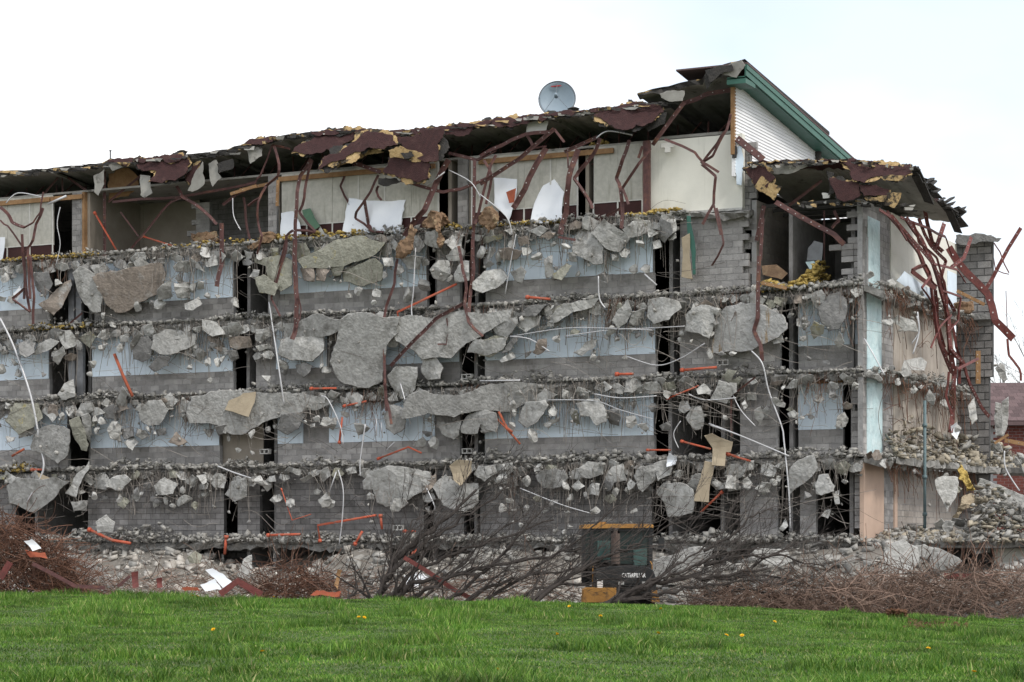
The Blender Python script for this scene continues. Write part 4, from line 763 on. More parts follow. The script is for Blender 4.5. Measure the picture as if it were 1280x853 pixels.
def across(P, a0, a1, z, n, r, l=(.4, 2.6), k=10):
    a = np.random.uniform(a0, a1, n)[:, None]; L_ = np.random.uniform(*l, n)[:, None]; t = np.linspace(0, 1, k)[None]; ph = np.random.uniform(0, 6.28, n)[:, None]; am = np.random.uniform(0, .3, n)[:, None]
    s = a + L_ * t; o = np.random.uniform(.05, .6, n)[:, None] + .1 * np.sin(3 * t + ph); zz = z - np.random.uniform(.2, 2.2, n)[:, None] + L_ * t * np.random.uniform(-.5, .35, n)[:, None] + am * np.sin(t * np.random.uniform(2, 6, n)[:, None] + ph)
    B0 = np.array(P(0, 0, 0)); e1 = np.array(P(1, 0, 0)) - B0; e2 = np.array(P(0, 1, 0)) - B0; Q = B0 + s[..., None] * e1 + o[..., None] * e2; Q[..., 2] += zz; return strands(Q, r * np.random.uniform(.6, 1.3, n), ZV, NV)
def join(l):
    V = []; Fs = []; b = 0
    for v, f in l: V.append(v); Fs.append(f + b); b += len(v)
    return np.concatenate(V), np.concatenate(Fs), None
l = [hang(W, SL, S(860), ZA, 330, .3, 2.5, .0105, 1), hang(W, SL, SCORN, ZB, 480, .3, 2.5, .0105, 2), hang(W, SL, SCORN, ZC, 520, .3, 2.5, .0105, 3), hang(W, SL, SCORN, ZD, 560, .3, 2.5, .0105, 4), hang(W, SL, SCORN, ZE, 600, .3, 1.3, .011, 5)]
l += [across(W, SL, S(830), ZA, 110, .0095)] + [across(W, SL, SCORN - 1, z, 170, .0095) for z in (ZB, ZC, ZD)]
for z in (ZA, ZB, ZC, ZD): l += [hang(W, S(x), S(x) + 2.2, z, 60, 1.2, 2.5, .009, x, drift=.08, curl=.05) for x in (150, 230, 620, 700, 760)]      # welded mesh left in front of the boards
for z in (ZC, ZD, ZB):                           # wire mesh across the openings at the right
    a0, a1 = (S(815), S(930)) if z != ZB else (S(820), S(850)); l.append(hang(W, a0, a1, z, 46, 2.0, 2.6, .009, 3, drift=.05, curl=.04)); l.append(across(W, a0 - .3, a0 + .2, z, 12, .009, ((a1 - a0) * .9, (a1 - a0) * 1.1)))
ZL = {1: ZA, 2: ZB, 3: ZC, 4: ZD}; tie = []
for t in CH_:
    if t[2] not in ZL or abs((t[6].x - P0X) * NX + (t[6].y - P0Y) * NY) > 1: continue
    for _ in range(3 if t[3] > 12 else 2):
        p = t[6]; e = U(-.4, .4) * t[3] / 35; top = ZL[t[2]] - U(.05, .2); k = np.linspace(0, 1, 7); ph = U(0, 6); am = U(.02, .14); dx = U(-.35, .35)
        s_ = e + dx * (1 - k) + am * (np.sin(k * U(2, 6) + ph) - np.sin(U(2, 6) + ph)) * (1 - k); zz = top + (p.z - top) * k; oo = U(-.05, .1) * (1 - k)
        tie.append(np.stack([p.x + UX * s_ + NX * oo, p.y + UY * s_ + NY * oo, zz], -1))
l.append(strands(np.array(tie), .0095 * np.random.uniform(.6, 1.3, len(tie)), UV, NV))
mk('hanging_wire', join(l), 'rebar_grey', None, 'tangle of thin grey reinforcing wires hanging down the torn front', 'wire', kind='stuff')
EE = lambda a, o, z: E(a, o + .55, z)
l = [hang(EE, 0, TEND, ZB, 200, .5, 2.3, .011, 6), hang(EE, 0, TEND, ZC, 260, .6, 2.6, .011, 7), hang(EE, 0, TEND, ZD, 200, .5, 2.4, .011, 8), hang(W, S(1080), SCORN + 8, ZE, 150, .6, 1.8, .011, 9, drift=.6), across(EE, -.5, TEND - 2, ZC, 40, .011), across(EE, -.5, TEND - 2, ZB, 30, .011)]
l += [hang(W, S(x), S(x) + 1.6, z, 34, 1, 2.4, .009, x) for x, z in ((570, ZA), (570, ZB), (575, ZC), (460, ZB), (50, ZA), (900, ZB), (1020, ZB), (1010, ZC), (230, ZC), (440, ZC), (640, ZD), (760, ZB))]
mk('hanging_wire', join(l), 'rebar_rust', None, 'tangle of thin rusty reinforcing wires hanging along the end wall', 'wire', kind='stuff')
# small debris caught in the wires around the hanging pieces
pos = []; ss = []
for t in CH_:
    if t[2] in (0, 5): continue
    p = t[6]; w = t[3] / 70
    for _ in range(max(1, int(t[3] / 6))):
        q = Vector((p.x + UX * U(-1.3, 1.3) * w, p.y + UY * U(-1.3, 1.3) * w, p.z + U(-1.3, 1.3) * w)) + Vector((NX, NY, 0)) * U(-.1, .12); pos.append(tuple(q)); ss.append(.02 + .09 * rnd() ** 2.5)
for z in (ZA, ZB, ZC, ZD):
    for _ in range(520):
        a = U(SL, SCORN if z < ZA else S(860)); q = W(a, U(.0, .3), z - .15 - abs(random.gauss(0, .35)) * (.4 + float(nz1(a * .6, z)))); pos.append(tuple(q)); ss.append(.02 + .12 * rnd() ** 4)
mk('hanging_debris', rocks(pos, ss, .9), 'rubble', None, 'tiny concrete crumbs caught in the wires of the torn front', 'debris', kind='stuff')
# ================================================================== bent steel, pipes and conduits
PIPES = {}
def bar(kind, r, pts, w, o=.3, plane=F, name=None, depth=None, holes=False):
    p = T(r, pts); P3 = []
    for i, q in enumerate(p): P3.append(plane(q[0], q[1], o + (U(-.12, .12) if len(p) > 2 else 0)))
    root_loc = P3[-1]; mat = dict(steel='steel', steelr='steel_red', orange='orange_pipe', white='white_conduit', rust='red_rust', wood='timber', grey='steel_grey')[kind]
    m = MB()
    if kind.startswith('steel') or kind in ('wood', 'grey'):
        h = w * (.5 if kind != 'wood' else .6); t = .012 if w > .08 and kind != 'wood' else h
        if kind == 'wood': prof = [(-w / 2, -h / 2), (w / 2, -h / 2), (w / 2, h / 2), (-w / 2, h / 2)]
        else: prof = [(-w / 2, -h / 2), (w / 2, -h / 2), (w / 2, -h / 2 + w * .18), (-w / 2 + w * .18, -h / 2 + w * .18), (-w / 2 + w * .18, h / 2), (-w / 2, h / 2)]      # an L angle
        if kind != 'wood' and len(P3) > 2:                       # soften the kinks
            q = [P3[0]]
            for a, b in zip(P3, P3[1:]): q += [a.lerp(b, .04), a.lerp(b, U(.4, .6)) + Vector((U(-.03, .03), U(-.05, .05), U(-.03, .03))), a.lerp(b, .96)]
            P3 = q + [P3[-1]]
        m.sweep(P3, prof)
        ob = mk(name or ('bent_steel_bar' if kind != 'wood' else 'timber'), m, mat)
        if holes or w > .1:
            hb = MB()  # pale boxes on the bar imitate punched holes with bright background behind
            for a, b in zip(P3, P3[1:]):
                d = (b - a).length; k = int(d / .3)
                for i in range(k):
                    c = a.lerp(b, (i + .5) / k) + Vector((NX, NY, 0)) * (w * .42); e = w * .085; hb.box(c - Vector((e, .01, e)), (2 * e, 0, 0), (0, .02, 0), (0, 0, 2 * e))
            if hb.f: mk('painted_bright_holes', hb, 'hole_light_paint', ob, kind='stuff')
    else:
        if kind == 'white' and len(P3) > 2:
            q = []
            for i in range(len(P3) - 1):
                p0, p1, p2, p3 = P3[max(i - 1, 0)], P3[i], P3[i + 1], P3[min(i + 2, len(P3) - 1)]
                for j in range(5): t = j / 5; q.append(.5 * (2 * p1 + (p2 - p0) * t + (2 * p0 - 5 * p1 + 4 * p2 - p3) * t * t + (3 * p1 - p0 - 3 * p2 + p3) * t ** 3))
            P3 = q + [P3[-1]]
        m.tube(P3, w / 2 * (.82 if kind == 'orange' else 1), 7); ob = mk(name or dict(orange='orange_pipe', white='white_conduit', rust='rusty_pipe')[kind], m, mat, smooth=True)
        if kind == 'orange':
            c = MB(); d = (P3[1] - P3[0]).normalized(); c.tube([P3[0], P3[0] + d * .12], w * .68, 7); mk('coupling', c, mat, ob, smooth=True)
    cx = sum(q[0] for q in p) / len(p); cz = sum(q.z for q in P3) / len(P3)
    PIPES.setdefault(({'steelr': 'steel'}.get(kind, kind), row_of(cz)), []).append((ob, cx, len(p), w)); return ob
_S = 'steel'
for r, pts, w, o in [
 ('R1', [(0,395),(40,430),(60,470),(120,495),(165,470),(200,420),(215,320)], .13, .5), ('R1', [(215,400),(180,480),(165,560),(120,620)], .1, .55), ('R1', [(110,530),(115,640),(125,720),(120,853)], .1, .5), ('R1', [(140,600),(145,700),(150,853)], .1, .6), ('R1', [(0,460),(40,490),(110,590)], .07, .45),
 ('R1', [(520,190),(522,640)], .11, -.6), ('R1', [(700,240),(540,370)], .08, -.5), ('R1', [(300,235),(220,330)], .08, -1), ('R1', [(320,235),(460,335)], .09, -1), ('R1', [(310,235),(312,335)], .06, -1.05), ('R1', [(560,370),(700,355),(900,345),(1150,300),(1276,270)], .1, -.3), ('R1', [(900,350),(850,370),(780,450),(700,550),(650,610)], .08, 0), ('R1', [(880,290),(910,345),(1000,400),(1080,480)], .12, .2),
 ('R1', [(1105,475),(1105,680),(1080,790)], .16, .4), ('R1', [(600,420),(690,540)], .06, -.4), ('R1', [(1276,280),(1180,330),(1110,385)], .1, .1), ('R1', [(1215,345),(1225,450),(1245,555)], .09, -.5), ('R1', [(0,352),(210,338),(420,345)], .1, -.8), ('R5', [(120,0),(130,150),(150,280)], .1, .5), ('R5', [(150,0),(170,200),(165,340)], .1, .55), ('R5', [(125,160),(60,215),(150,280)], .1, .6), ('R5', [(410,285),(350,335)], .07, .2),
 ('R2', [(80,345),(100,320),(160,165),(250,185)], .07, .1), ('R2', [(170,170),(195,260),(190,320),(130,370),(100,430),(40,470)], .1, .4), ('R2', [(130,370),(90,450),(90,550),(110,620),(85,710)], .08, .5), ('R2', [(355,235),(300,320),(285,400),(275,560),(280,853)], .13, .6), ('R2', [(360,240),(330,350),(320,430),(295,500),(380,600),(280,590)], .1, .5), ('R2', [(265,590),(230,620),(230,690),(180,853)], .09, .5),
 ('R6', [(195,0),(198,200),(205,300),(200,430),(180,495)], .17, .65), ('R6', [(150,0),(110,150),(75,290),(120,380)], .08, .5), ('R6', [(210,280),(225,350),(200,440)], .05, .6), ('R2', [(525,310),(500,370),(540,450),(580,520)], .08, -.2), ('R2', [(690,315),(650,400),(580,500),(575,530),(660,595),(740,605)], .09, .1), ('R2', [(620,440),(640,560),(655,600)], .12, 0), ('R2', [(690,370),(680,395),(705,440)], .09, .1),
 ('R2', [(1040,240),(980,350),(920,490),(860,560),(820,620)], .2, .5), ('R2', [(800,340),(900,370),(1010,400),(1100,385),(1276,310)], .12, .3), ('R2', [(570,255),(700,300)], .15, .2), ('R2', [(1040,205),(1180,240),(1276,190)], .12, .1), ('R2', [(1170,240),(1165,560),(1150,853)], .12, .5), ('R2', [(1276,215),(1240,300),(1190,500),(1170,560)], .1, .45),
 ('R6', [(705,95),(690,220),(650,330),(635,420),(640,600),(650,853)], .1, .7), ('R6', [(1030,320),(900,390),(800,490),(670,630)], .12, .8), ('R6', [(1010,30),(1030,150),(1050,240),(1040,330),(1060,410),(1130,480)], .11, .7), ('R6', [(1080,0),(1085,150),(1070,250),(1060,370),(1100,450)], .13, .6), ('R6', [(950,390),(965,450),(950,520),(905,520)], .05, .7), ('Q2', [(640,0),(650,80),(675,200)], .1, .7),
 ('R3', [(0,460),(110,405),(230,350),(340,340)], .13, .2), ('R3', [(370,325),(200,470),(0,600)], .14, .5), ('R3', [(230,350),(270,420),(330,410)], .1, .3), ('R3', [(370,325),(420,390)], .09, .4), ('R3', [(330,420),(250,560),(180,700),(165,720)], .2, .4), ('R3', [(585,365),(420,440)], .12, .2), ('R3', [(490,425),(455,520),(440,600),(430,740),(400,850)], .2, .4),
 ('R3', [(600,370),(560,460),(490,540),(470,570),(540,670),(560,720)], .13, .5), ('R3', [(435,420),(440,520)], .06, .2), ('R3', [(745,380),(710,480),(680,570),(700,620),(710,700),(705,820)], .13, .4), ('R3', [(850,420),(790,500),(710,620),(740,700)], .1, .5), ('R3', [(810,410),(790,470)], .1, .3), ('R3', [(60,550),(300,520),(560,500),(780,480)], .07, -.7), ('R3', [(700,720),(580,790)], .09, 0), ('R3', [(20,480),(60,560),(30,700)], .1, .3), ('R3', [(655,520),(655,620)], .05, -1), ('R3', [(730,515),(732,590)], .06, -1),
 ('R3', [(1250,250),(1230,330),(1180,400),(1110,490)], .09, .4), ('R3', [(1020,190),(900,350),(860,405)], .14, .3), ('R3', [(1020,195),(1130,150),(1250,130)], .16, -.3), ('R3', [(920,375),(1070,440),(1110,490),(1190,540)], .09, .5), ('R3', [(1105,500),(1175,560),(1165,700),(1110,800)], .1, .6), ('R3', [(1165,700),(1200,853)], .07, .6), ('R3', [(1220,340),(1160,460),(1100,495)], .09, .5), ('R7', [(1180,0),(1215,180),(1155,290)], .07, .4), ('R7', [(390,145),(475,160)], .09, .5),
 ('R4', [(285,615),(520,745),(560,785)], .18, .4), ('R4', [(240,630),(210,770)], .14, .0), ('R4', [(235,680),(225,850)], .12, .35), ('R8', [(220,0),(215,250),(200,300),(225,350),(232,420)], .14, .5), ('R4', [(470,530),(340,630)], .1, -.5), ('R4', [(480,650),(480,850)], .06, -1), ('R4', [(520,650),(540,690),(510,720)], .1, .1), ('R4', [(130,360),(235,445)], .25, -.1), ('R8', [(205,485),(110,560),(110,720)], .06, .4)]:
    bar('steel', r, pts, w, o)
for pts, w, d in [([(185,70),(240,130),(290,200),(330,290),(345,400),(360,500),(400,600)], .17, 1.0), ([(250,90),(300,160),(340,240),(365,330),(390,420),(395,520),(410,610)], .19, 1.2), ([(350,320),(330,300),(310,245),(265,265),(340,320)], .15, 1.3), ([(290,90),(330,180),(380,230),(360,300),(410,400)], .12, 1.1), ([(375,105),(350,180)], .16, 1), ([(465,150),(440,220),(400,250)], .13, 1.4),
                  ([(395,520),(440,570),(460,640),(500,720),(525,750)], .13, 1.5), ([(310,60),(335,170),(370,200)], .14, .9), ([(410,580),(405,700),(395,800)], .18, .8), ([(420,590),(490,555)], .1, 1.5), ([(345,330),(350,430),(375,520)], .13, .9), ([(400,440),(415,520),(440,580)], .1, 1.3), ([(190,75),(300,215),(345,330)], .1, .8), ([(200,80),(260,150),(330,230),(375,300),(385,400)], .11, 1.5), ([(230,85),(320,120),(380,150),(400,210)], .1, 1.2), ([(330,280),(300,320),(340,380),(350,470)], .09, 1.6), ([(370,330),(430,350),(420,430),(385,470)], .08, 1.5), ([(350,480),(385,540),(430,560),(425,640)], .1, 1.2), ([(390,600),(380,680),(400,740)], .09, 1.4), ([(270,100),(290,170),(350,220),(380,330)], .08, 1.7), ([(400,410),(360,450),(330,520)], .07, 1.3), ([(340,240),(420,260),(445,300)], .09, 1.4), ([(160,60),(215,100),(250,160)], .1, 1.2)]:
    bar('steelr', 'Q8', pts, w, d, G)
for pts, w, Y in [([(390,185),(450,270),(520,340),(545,430),(605,490)], .28, 81), ([(630,120),(560,240),(510,330)], .14, 81.5), ([(585,490),(590,545),(625,590),(630,630)], .09, 81), ([(540,170),(560,200),(590,270)], .05, 85), ([(535,180),(545,260),(590,275)], .04, 85), ([(580,330),(585,480)], .03, 84)]:
    bar('steelr', 'Q8', pts, w, 0, HP(Y))
bar('wood', 'Q8', [(487, 530), (487, 640)], .18, 0, HP(84.3)); bar('wood', 'R8', [(1010,140),(1120,195)], .12, 0, HP(83)); bar('wood', 'Q4', [(1160,110),(1215,75)], .1, 0, HP(84)); bar('wood', 'Q4', [(1200,98),(1278,112)], .16, 0, HP(85)); bar('wood', 'R2', [(190,340),(185,470)], .12, .2); bar('wood', 'R2', [(0,390),(190,350)], .12, -.4); bar('wood', 'R1', [(1150,330),(1276,290)], .12, .2); bar('wood', 'R8', [(230,108),(330,130),(400,85)][:2], .12, .3)
for r, pts, w in [('R1', [(710,540),(880,595)], .09), ('R6', [(720,465),(705,360),(1000,220)], .11), ('R6', [(270,742),(400,740)], .1), ('R6', [(435,830),(550,805)], .1), ('Q2', [(415,300),(430,165)], .1), ('Q2', [(605,375),(760,315),(825,345)], .09), ('Q2', [(55,755),(220,750)], .12), ('Q2', [(320,790),(308,705),(600,655)], .11), ('Q2', [(620,650),(628,725)], .12), ('Q2', [(735,735),(795,735)], .1), ('Q2', [(490,805),(530,735)], .12), ('Q2', [(780,850),(825,800)], .1), ('Q2', [(125,520),(180,680),(275,650)], .05),
                  ('Q1', [(440,725),(560,780),(650,795)], .15), ('Q1', [(1128,755),(1120,850)], .14), ('Q1', [(155,428),(220,428)], .11), ('R7', [(230,445),(350,455)], .12), ('R7', [(1000,810),(1180,795)], .12), ('R7', [(675,830),(765,828)], .12), ('Q3', [(830,410),(950,410)], .08), ('Q3', [(1000,365),(1150,405)], .09), ('Q3', [(930,155),(1090,90)], .08), ('Q3', [(1210,615),(1100,720)], .1), ('R8', [(85,790),(185,820)], .1), ('Q3', [(1230,430),(1276,440)], .1), ('R1', [(470,420),(580,610)], .1), ('Q6', [(340,360),(330,380)], .12), ('Q6', [(420,315),(465,270)], .12)]:
    bar('orange', r, pts, w, .35 if r != 'R1' else -.4)
bar('rust', 'R5', [(570,490),(610,590),(660,700)], .13, .4); bar('rust', 'Q1', [(60,360),(120,325)], .1, .3); bar('rust', 'Q3', [(80,250),(130,300),(200,380)], .08, .4); bar('rust', 'Q2', [(1210,140),(1250,220),(1276,240)], .1, .4)
for r, pts, w in [('PX', [(0,398),(15,428),(30,468),(41,505),(50,555),(54,588),(34,628)], .085), ('R6', [(65,310),(90,480),(120,680),(140,820)], .06), ('R6', [(795,40),(785,250),(775,350),(790,470)], .05), ('Q2', [(325,60),(360,80),(420,210),(435,300)], .045), ('Q2', [(545,200),(520,380),(520,460)], .05), ('Q2', [(410,430),(435,530),(430,670),(415,800)], .045), ('Q2', [(400,440),(365,540)], .045), ('Q2', [(850,520),(890,610),(880,640)], .045),
                  ('PX', [(939.5,439),(953,455),(961,489),(977,533),(980,552),(986,614),(988,660)], .055), ('R8', [(640,330),(680,400),(720,475)], .045), ('Q3', [(340,160),(570,165),(700,210),(860,255)], .035), ('Q3', [(0,65),(200,62)], .05), ('Q3', [(200,600),(400,680),(550,725)], .035), ('Q3', [(1000,265),(965,330),(990,400)], .035), ('R7', [(590,340),(595,450),(625,500)], .05), ('R7', [(730,740),(880,785),(1000,750),(1120,675)], .04), ('R7', [(180,130),(155,260),(125,430)], .035),
                  ('R3', [(0,650),(130,760),(160,853)], .04), ('R3', [(580,370),(640,335),(760,355)], .05), ('R1', [(30,375),(90,325),(210,345)], .05), ('R1', [(240,380),(330,340)], .1), ('R1', [(300,395),(285,480),(300,580),(280,680)], .035), ('R1', [(1160,350),(1165,440),(1200,510)], .035), ('R7', [(150,640),(250,655),(345,715)], .045), ('Q1', [(1085,410),(1160,440),(1250,470)], .06), ('Q3', [(570,130),(700,150),(880,140)], .04), ('Q3', [(1040,130),(1120,160),(1276,150)], .04), ('Q3', [(1150,285),(1276,330)], .06), ('R8', [(115,555),(150,620),(205,680)], .035), ('R8', [(20,670),(150,720),(340,800)], .05), ('Q2', [(600,170),(600,260)], .04), ('Q2', [(625,190),(630,270)], .04), ('Q2', [(720,0),(745,90),(770,200)], .045), ('Q2', [(690,290),(650,330)], .04), ('Q5', [(30,225),(40,270),(75,310)], .07), ('R7', [(160,640),(420,600),(640,600),(860,610)], .03), ('R7', [(420,640),(640,610),(840,600),(1020,590)], .035), ('R7', [(820,330),(880,385)], .06), ('Q4', [(1200,140),(1205,210),(1260,300)], .045), ('R2', [(1040,290),(1150,350),(1200,430)], .04), ('R2', [(930,370),(1020,300)], .05), ('R8', [(850,240),(860,300),(830,350)], .04), ('Q8', [(285,400),(290,470),(270,540)], .05)]:
    bar('white', r, pts, w, .5)
PN = dict(steel=('bent red-brown steel bar', 'steel bar'), orange=('bright orange plastic pipe', 'pipe'), white=('thin pale conduit', 'conduit'), rust=('rusty red pipe', 'pipe'), wood=('brown timber board', 'board'), grey=('grey steel bar', 'steel bar'))
WH = {0: 'at the top floor', 1: 'below the top ledge', 2: 'below the second ledge', 3: 'below the third ledge', 4: 'below the fourth ledge', 5: 'below the lowest ledge'}
sub = {}
for (k, row), l in PIPES.items():
    for t in l: sub.setdefault((k, row, ('kinked' if t[2] > 3 else 'crooked' if t[2] == 3 else 'straight') if k == 'steel' else ''), []).append(t)
for (k, row, sh), l in sub.items():
    l.sort(key=lambda t: t[1])
    for i, (ob, cx, n, w) in enumerate(l):
        nm = PN[k][0].replace('bent red-brown', sh + ' brown') if sh else PN[k][0]
        tag(ob, f'{nm} {WH[row]}' + (f', {ordw(i + 1)} such from the left' if len(l) > 1 else ', the only one there'), PN[k][1], f'{nm}s {WH[row]}')
# ================================================================== torn roofing: shingle skin over a splintered deck
def roof_piece(r, pts, o, tilt, mat='shingle', under='torn_wood', grow=1.06, th=.05, plane=F, curl=0):
    p = T(r, pts); cx = sum(q[0] for q in p) / len(p); cy = sum(q[1] for q in p) / len(p)
    REFC = (cx, cy); m = piece(p, o, th, tilt, plane, step=4, jit=1.6, inset=.01, curl=curl, ref=REFC); root = mk('roof_sheet', m, mat, BLD)
    if len(pts) > 10: return root
    q = [(x + (x - cx) / (abs(x - cx) + 3) * U(-2, 2.6), y + (y - cy) / (abs(y - cy) + 3) * U(-2, 2.6) + U(-.3, .8)) for x, y in p]
    m = piece(q, o - th * 1.3, th * 1.4, tilt, plane, step=3, jit=2.6, inset=.01, curl=curl, m=0, ref=REFC); mk('splintered_deck', m, under, root)
    q = [(x + (x - cx) / (abs(x - cx) + 3) * U(-.5, 3), y + (y - cy) / (abs(y - cy) + 3) * U(-1, 2) + U(.2, 2.2)) for x, y in p]
    m = piece(q, o - th * 3.0, th * 1.2, tilt, plane, step=3, jit=2.6, inset=.01, curl=curl, ref=REFC); mk('tar_layer', m, 'tar', root)
    # shingle courses: thin lapped strips on the skin
    return root
for r, pts, o, tilt in [
 ('R1', [(680,185),(760,160),(930,140),(945,180),(900,245),(820,268),(745,270),(780,215),(690,205)], .55, (0, .5)),
 ('R2', [(255,200),(330,150),(430,110),(520,85),(590,95),(600,130),(540,150),(430,185),(340,210)], .55, (0, .7)),
 ('R2', [(390,290),(420,220),(560,150),(640,95),(760,120),(780,165),(720,185),(600,200),(500,240)], .9, (0, .5)),
 ('R2', [(600,92),(760,110),(900,110),(1000,85),(1276,40),(1276,62),(1040,112),(920,122),(790,150),(740,130),(640,130)], .5, (0, .4)),
 ('R2', [(790,150),(900,110),(960,85),(1015,90),(990,240),(900,240),(830,185)], 1.0, (.1, .3)),
 ('R2', [(715,300),(745,195),(830,220),(910,240),(950,270),(940,330),(890,355),(800,330)], 1.1, (.1, .1)),
 ('R3', [(565,255),(690,210),(825,190),(900,205),(915,240),(870,275),(820,310),(720,330),(660,310)], .6, (0, .7)),
 ('R4', [(545,455),(670,450),(825,462),(825,500),(720,515),(640,540),(600,530),(585,490)], .55, (0, .8)),
 ('R4', [(500,520),(610,525),(625,590),(560,615),(530,600)], .75, (0, .2)), ('R4', [(620,548),(740,565),(725,600),(640,592)], .8, (0, .3)), ('R4', [(160,482),(220,465),(285,520),(250,560),(200,545)], .5, (.2, .2)), ('R1', [(945,190),(1000,170),(985,230),(950,285),(925,260)], .3, (0, .2))]:
    roof_piece(r, pts, o, tilt)
x = 135
while x < 815:                              # shingle skin drooping over the torn edge
    w = U(22, 55); e = [(x + w * t, float(np.interp(x + w * t, [p[0] for p in SIL], [p[1] for p in SIL]))) for t in (0, .33, .66, 1)]; h = U(3, 9)
    if rnd() < .8: roof_piece('PX', [(e[0][0], e[0][1] - 1), (e[1][0], e[1][1] - 1.5), (e[2][0], e[2][1] - 1.5), (e[3][0], e[3][1] - 1), (e[3][0] - U(0, 6), e[3][1] + h * U(.4, 1)), (e[2][0], e[2][1] + h * U(.7, 1.2)), (e[1][0], e[1][1] + h * U(.5, 1)), (e[0][0] + U(0, 5), e[0][1] + h * U(.2, .7))], .42, (0, .6))
    x += w * U(.75, 1.2)
for r, pts, mat, o, nm in [('R1', [(465,240),(520,205),(520,280),(490,340),(470,320)], 'deck_under', .4, 'ceiling_board'), ('R1', [(700,235),(750,240),(760,325),(720,350),(700,335)], 'deck_under', .4, 'ceiling_board'), ('R1', [(1010,170),(1020,280),(960,320),(935,315)], 'deck_under', .45, 'ceiling_board'), ('R1', [(1040,180),(1080,160),(1085,220),(1105,250),(1060,295)], 'deck_under', .4, 'ceiling_board'),
                           ('R1', [(545,215),(640,200),(685,240),(690,290),(640,340),(545,362)], 'timber', -1.0, 'plywood_panel'), ('R1', [(540,185),(610,170),(615,195),(560,215)], 'deck_under', .4, 'ceiling_board'), ('R2', [(35,190),(110,170),(110,220),(50,260)], 'deck_under', .4, 'ceiling_board'), ('R1', [(1080,180),(1160,155),(1165,200),(1090,225)], 'tar', .5, 'roof_scrap'), ('R3', [(235,285),(340,285),(330,330),(230,345)], 'white_trim', .1, 'ceiling_board'),
                           ('R3', [(895,150),(1020,135),(1010,185),(960,190),(905,170)], 'deck_under', .5, 'ceiling_board'), ('R3', [(820,310),(900,255),(930,240),(920,300),(840,340)], 'tar', .5, 'roof_scrap'), ('R3', [(1125,35),(1180,25),(1215,60),(1170,80),(1130,130),(1120,90)], 'tar', .6, 'roof_scrap'), ('R4', [(5,90),(60,70),(110,65),(120,90),(60,110),(20,140)], 'tar', .7, 'roof_scrap'), ('R4', [(50,80),(150,50),(165,70),(130,120),(80,110)], 'deck_under', .6, 'ceiling_board'),
                           ('R4', [(200,555),(230,510),(310,555),(280,610),(240,580)], 'torn_wood', .6, 'plywood_panel'), ('R4', [(730,580),(790,580),(760,640),(720,630)], 'torn_wood', .85, 'plywood_panel'), ('R4', [(700,515),(800,510),(790,530),(720,530)], 'torn_wood', .9, 'plywood_panel'), ('R4', [(640,600),(730,590),(720,615),(650,610)], 'torn_wood', .9, 'plywood_panel'), ('R4', [(230,470),(400,455),(480,465),(330,505),(260,500)], 'deck_under', .3, 'ceiling_board'), ('R4', [(490,490),(520,500),(520,580),(495,590)], 'tar', .5, 'roof_scrap'), ('R4', [(470,580),(505,585),(500,600),(475,602)], 'white_trim', .4, 'ceiling_board'),
                           ('R4', [(130,400),(150,390),(150,550),(130,545)], 'blue_panel', -.1, 'flashing'), ('R4', [(110,395),(130,390),(130,440),(112,440)], 'tar', 0, 'roof_scrap'), ('R2', [(390,285),(470,240),(600,195),(690,185),(720,200),(600,235),(500,270),(420,300)], 'torn_wood', .45, 'plywood_panel'), ('R2', [(750,190),(800,170),(840,190),(915,215),(900,250),(820,235),(750,230)], 'torn_wood', 1.16, 'plywood_panel'), ('R2', [(800,205),(850,200),(870,220),(820,235)], 'tar', 1.22, 'roof_scrap'), ('R2', [(690,330),(780,330),(800,350),(730,372),(690,360)], 'tar', .7, 'roof_scrap')]:
    mk(nm, piece(T(r, pts), o, .05, (U(-.1, .1), U(-.1, .2)), F, step=5, jit=.8, inset=.02), mat, BLD)
# small torn scraps all along the roof edge
m = MB(); sx = [p[0] for p in SIL]; sy = [p[1] for p in SIL]
for _ in range(210):
    x = U(-20, 832); y = float(np.interp(x, sx, sy)) + U(-1.2, 5); w = U(3, 22); h = U(1, 4)
    piece([(x, y), (x + w, y + U(-1.5, 1.5)), (x + w * U(.7, 1), y + h), (x + w * U(0, .3), y + h * U(.5, 1.1))], U(.25, .6), .04, (U(-.5, .5), U(-.4, .8)), F, 6, .5, .02, m, random.choice((0, 0, 0, 0, 1, 1, 2)))
mk('torn_edge', m, ['tar', 'deck_under', 'torn_wood'], BLD, kind='stuff')
m = MB()
for _ in range(150):
    x = U(935, 1138); y = float(np.interp(x, [934, 1050, 1141], [203, 200, 207])) + U(-1, 6) + (50 if x > 990 and rnd() < .45 else 0); w = U(3, 12); h = U(1, 4)
    piece([(x, y), (x + w, y + U(-2, 2)), (x + w * U(.7, 1), y + h), (x + w * U(0, .3), y + h * U(.5, 1.1))], U(.25, .7), .04, (U(-.5, .5), U(-.4, .8)), F, 6, .5, .02, m, random.choice((0, 0, 0, 1, 2)))
mk('torn_edge', m, ['tar', 'deck_under', 'torn_wood'], BLD, kind='stuff')
# roof vents
for x, y in ((228, 192), (717, 139)):
    p = F(x, y + 4, -.6); m = MB(); m.tube([p, p + Vector((0, 0, .12)), p + Vector((0, 0, .2)), p + Vector((0, 0, .26))], .22, 10, scale=[.7, .7, 1.05, .4]); mk('roof_vent', m, 'tar', BLD)
p = F(138, 203, -.5); m = MB(); m.tube([p, p + Vector((0, 0, .5))], .035, 6); m.tube([p + Vector((0, 0, .45)), p + Vector((0, 0, .5))], .05, 6); mk('vent_pipe', m, 'steel_grey', BLD)
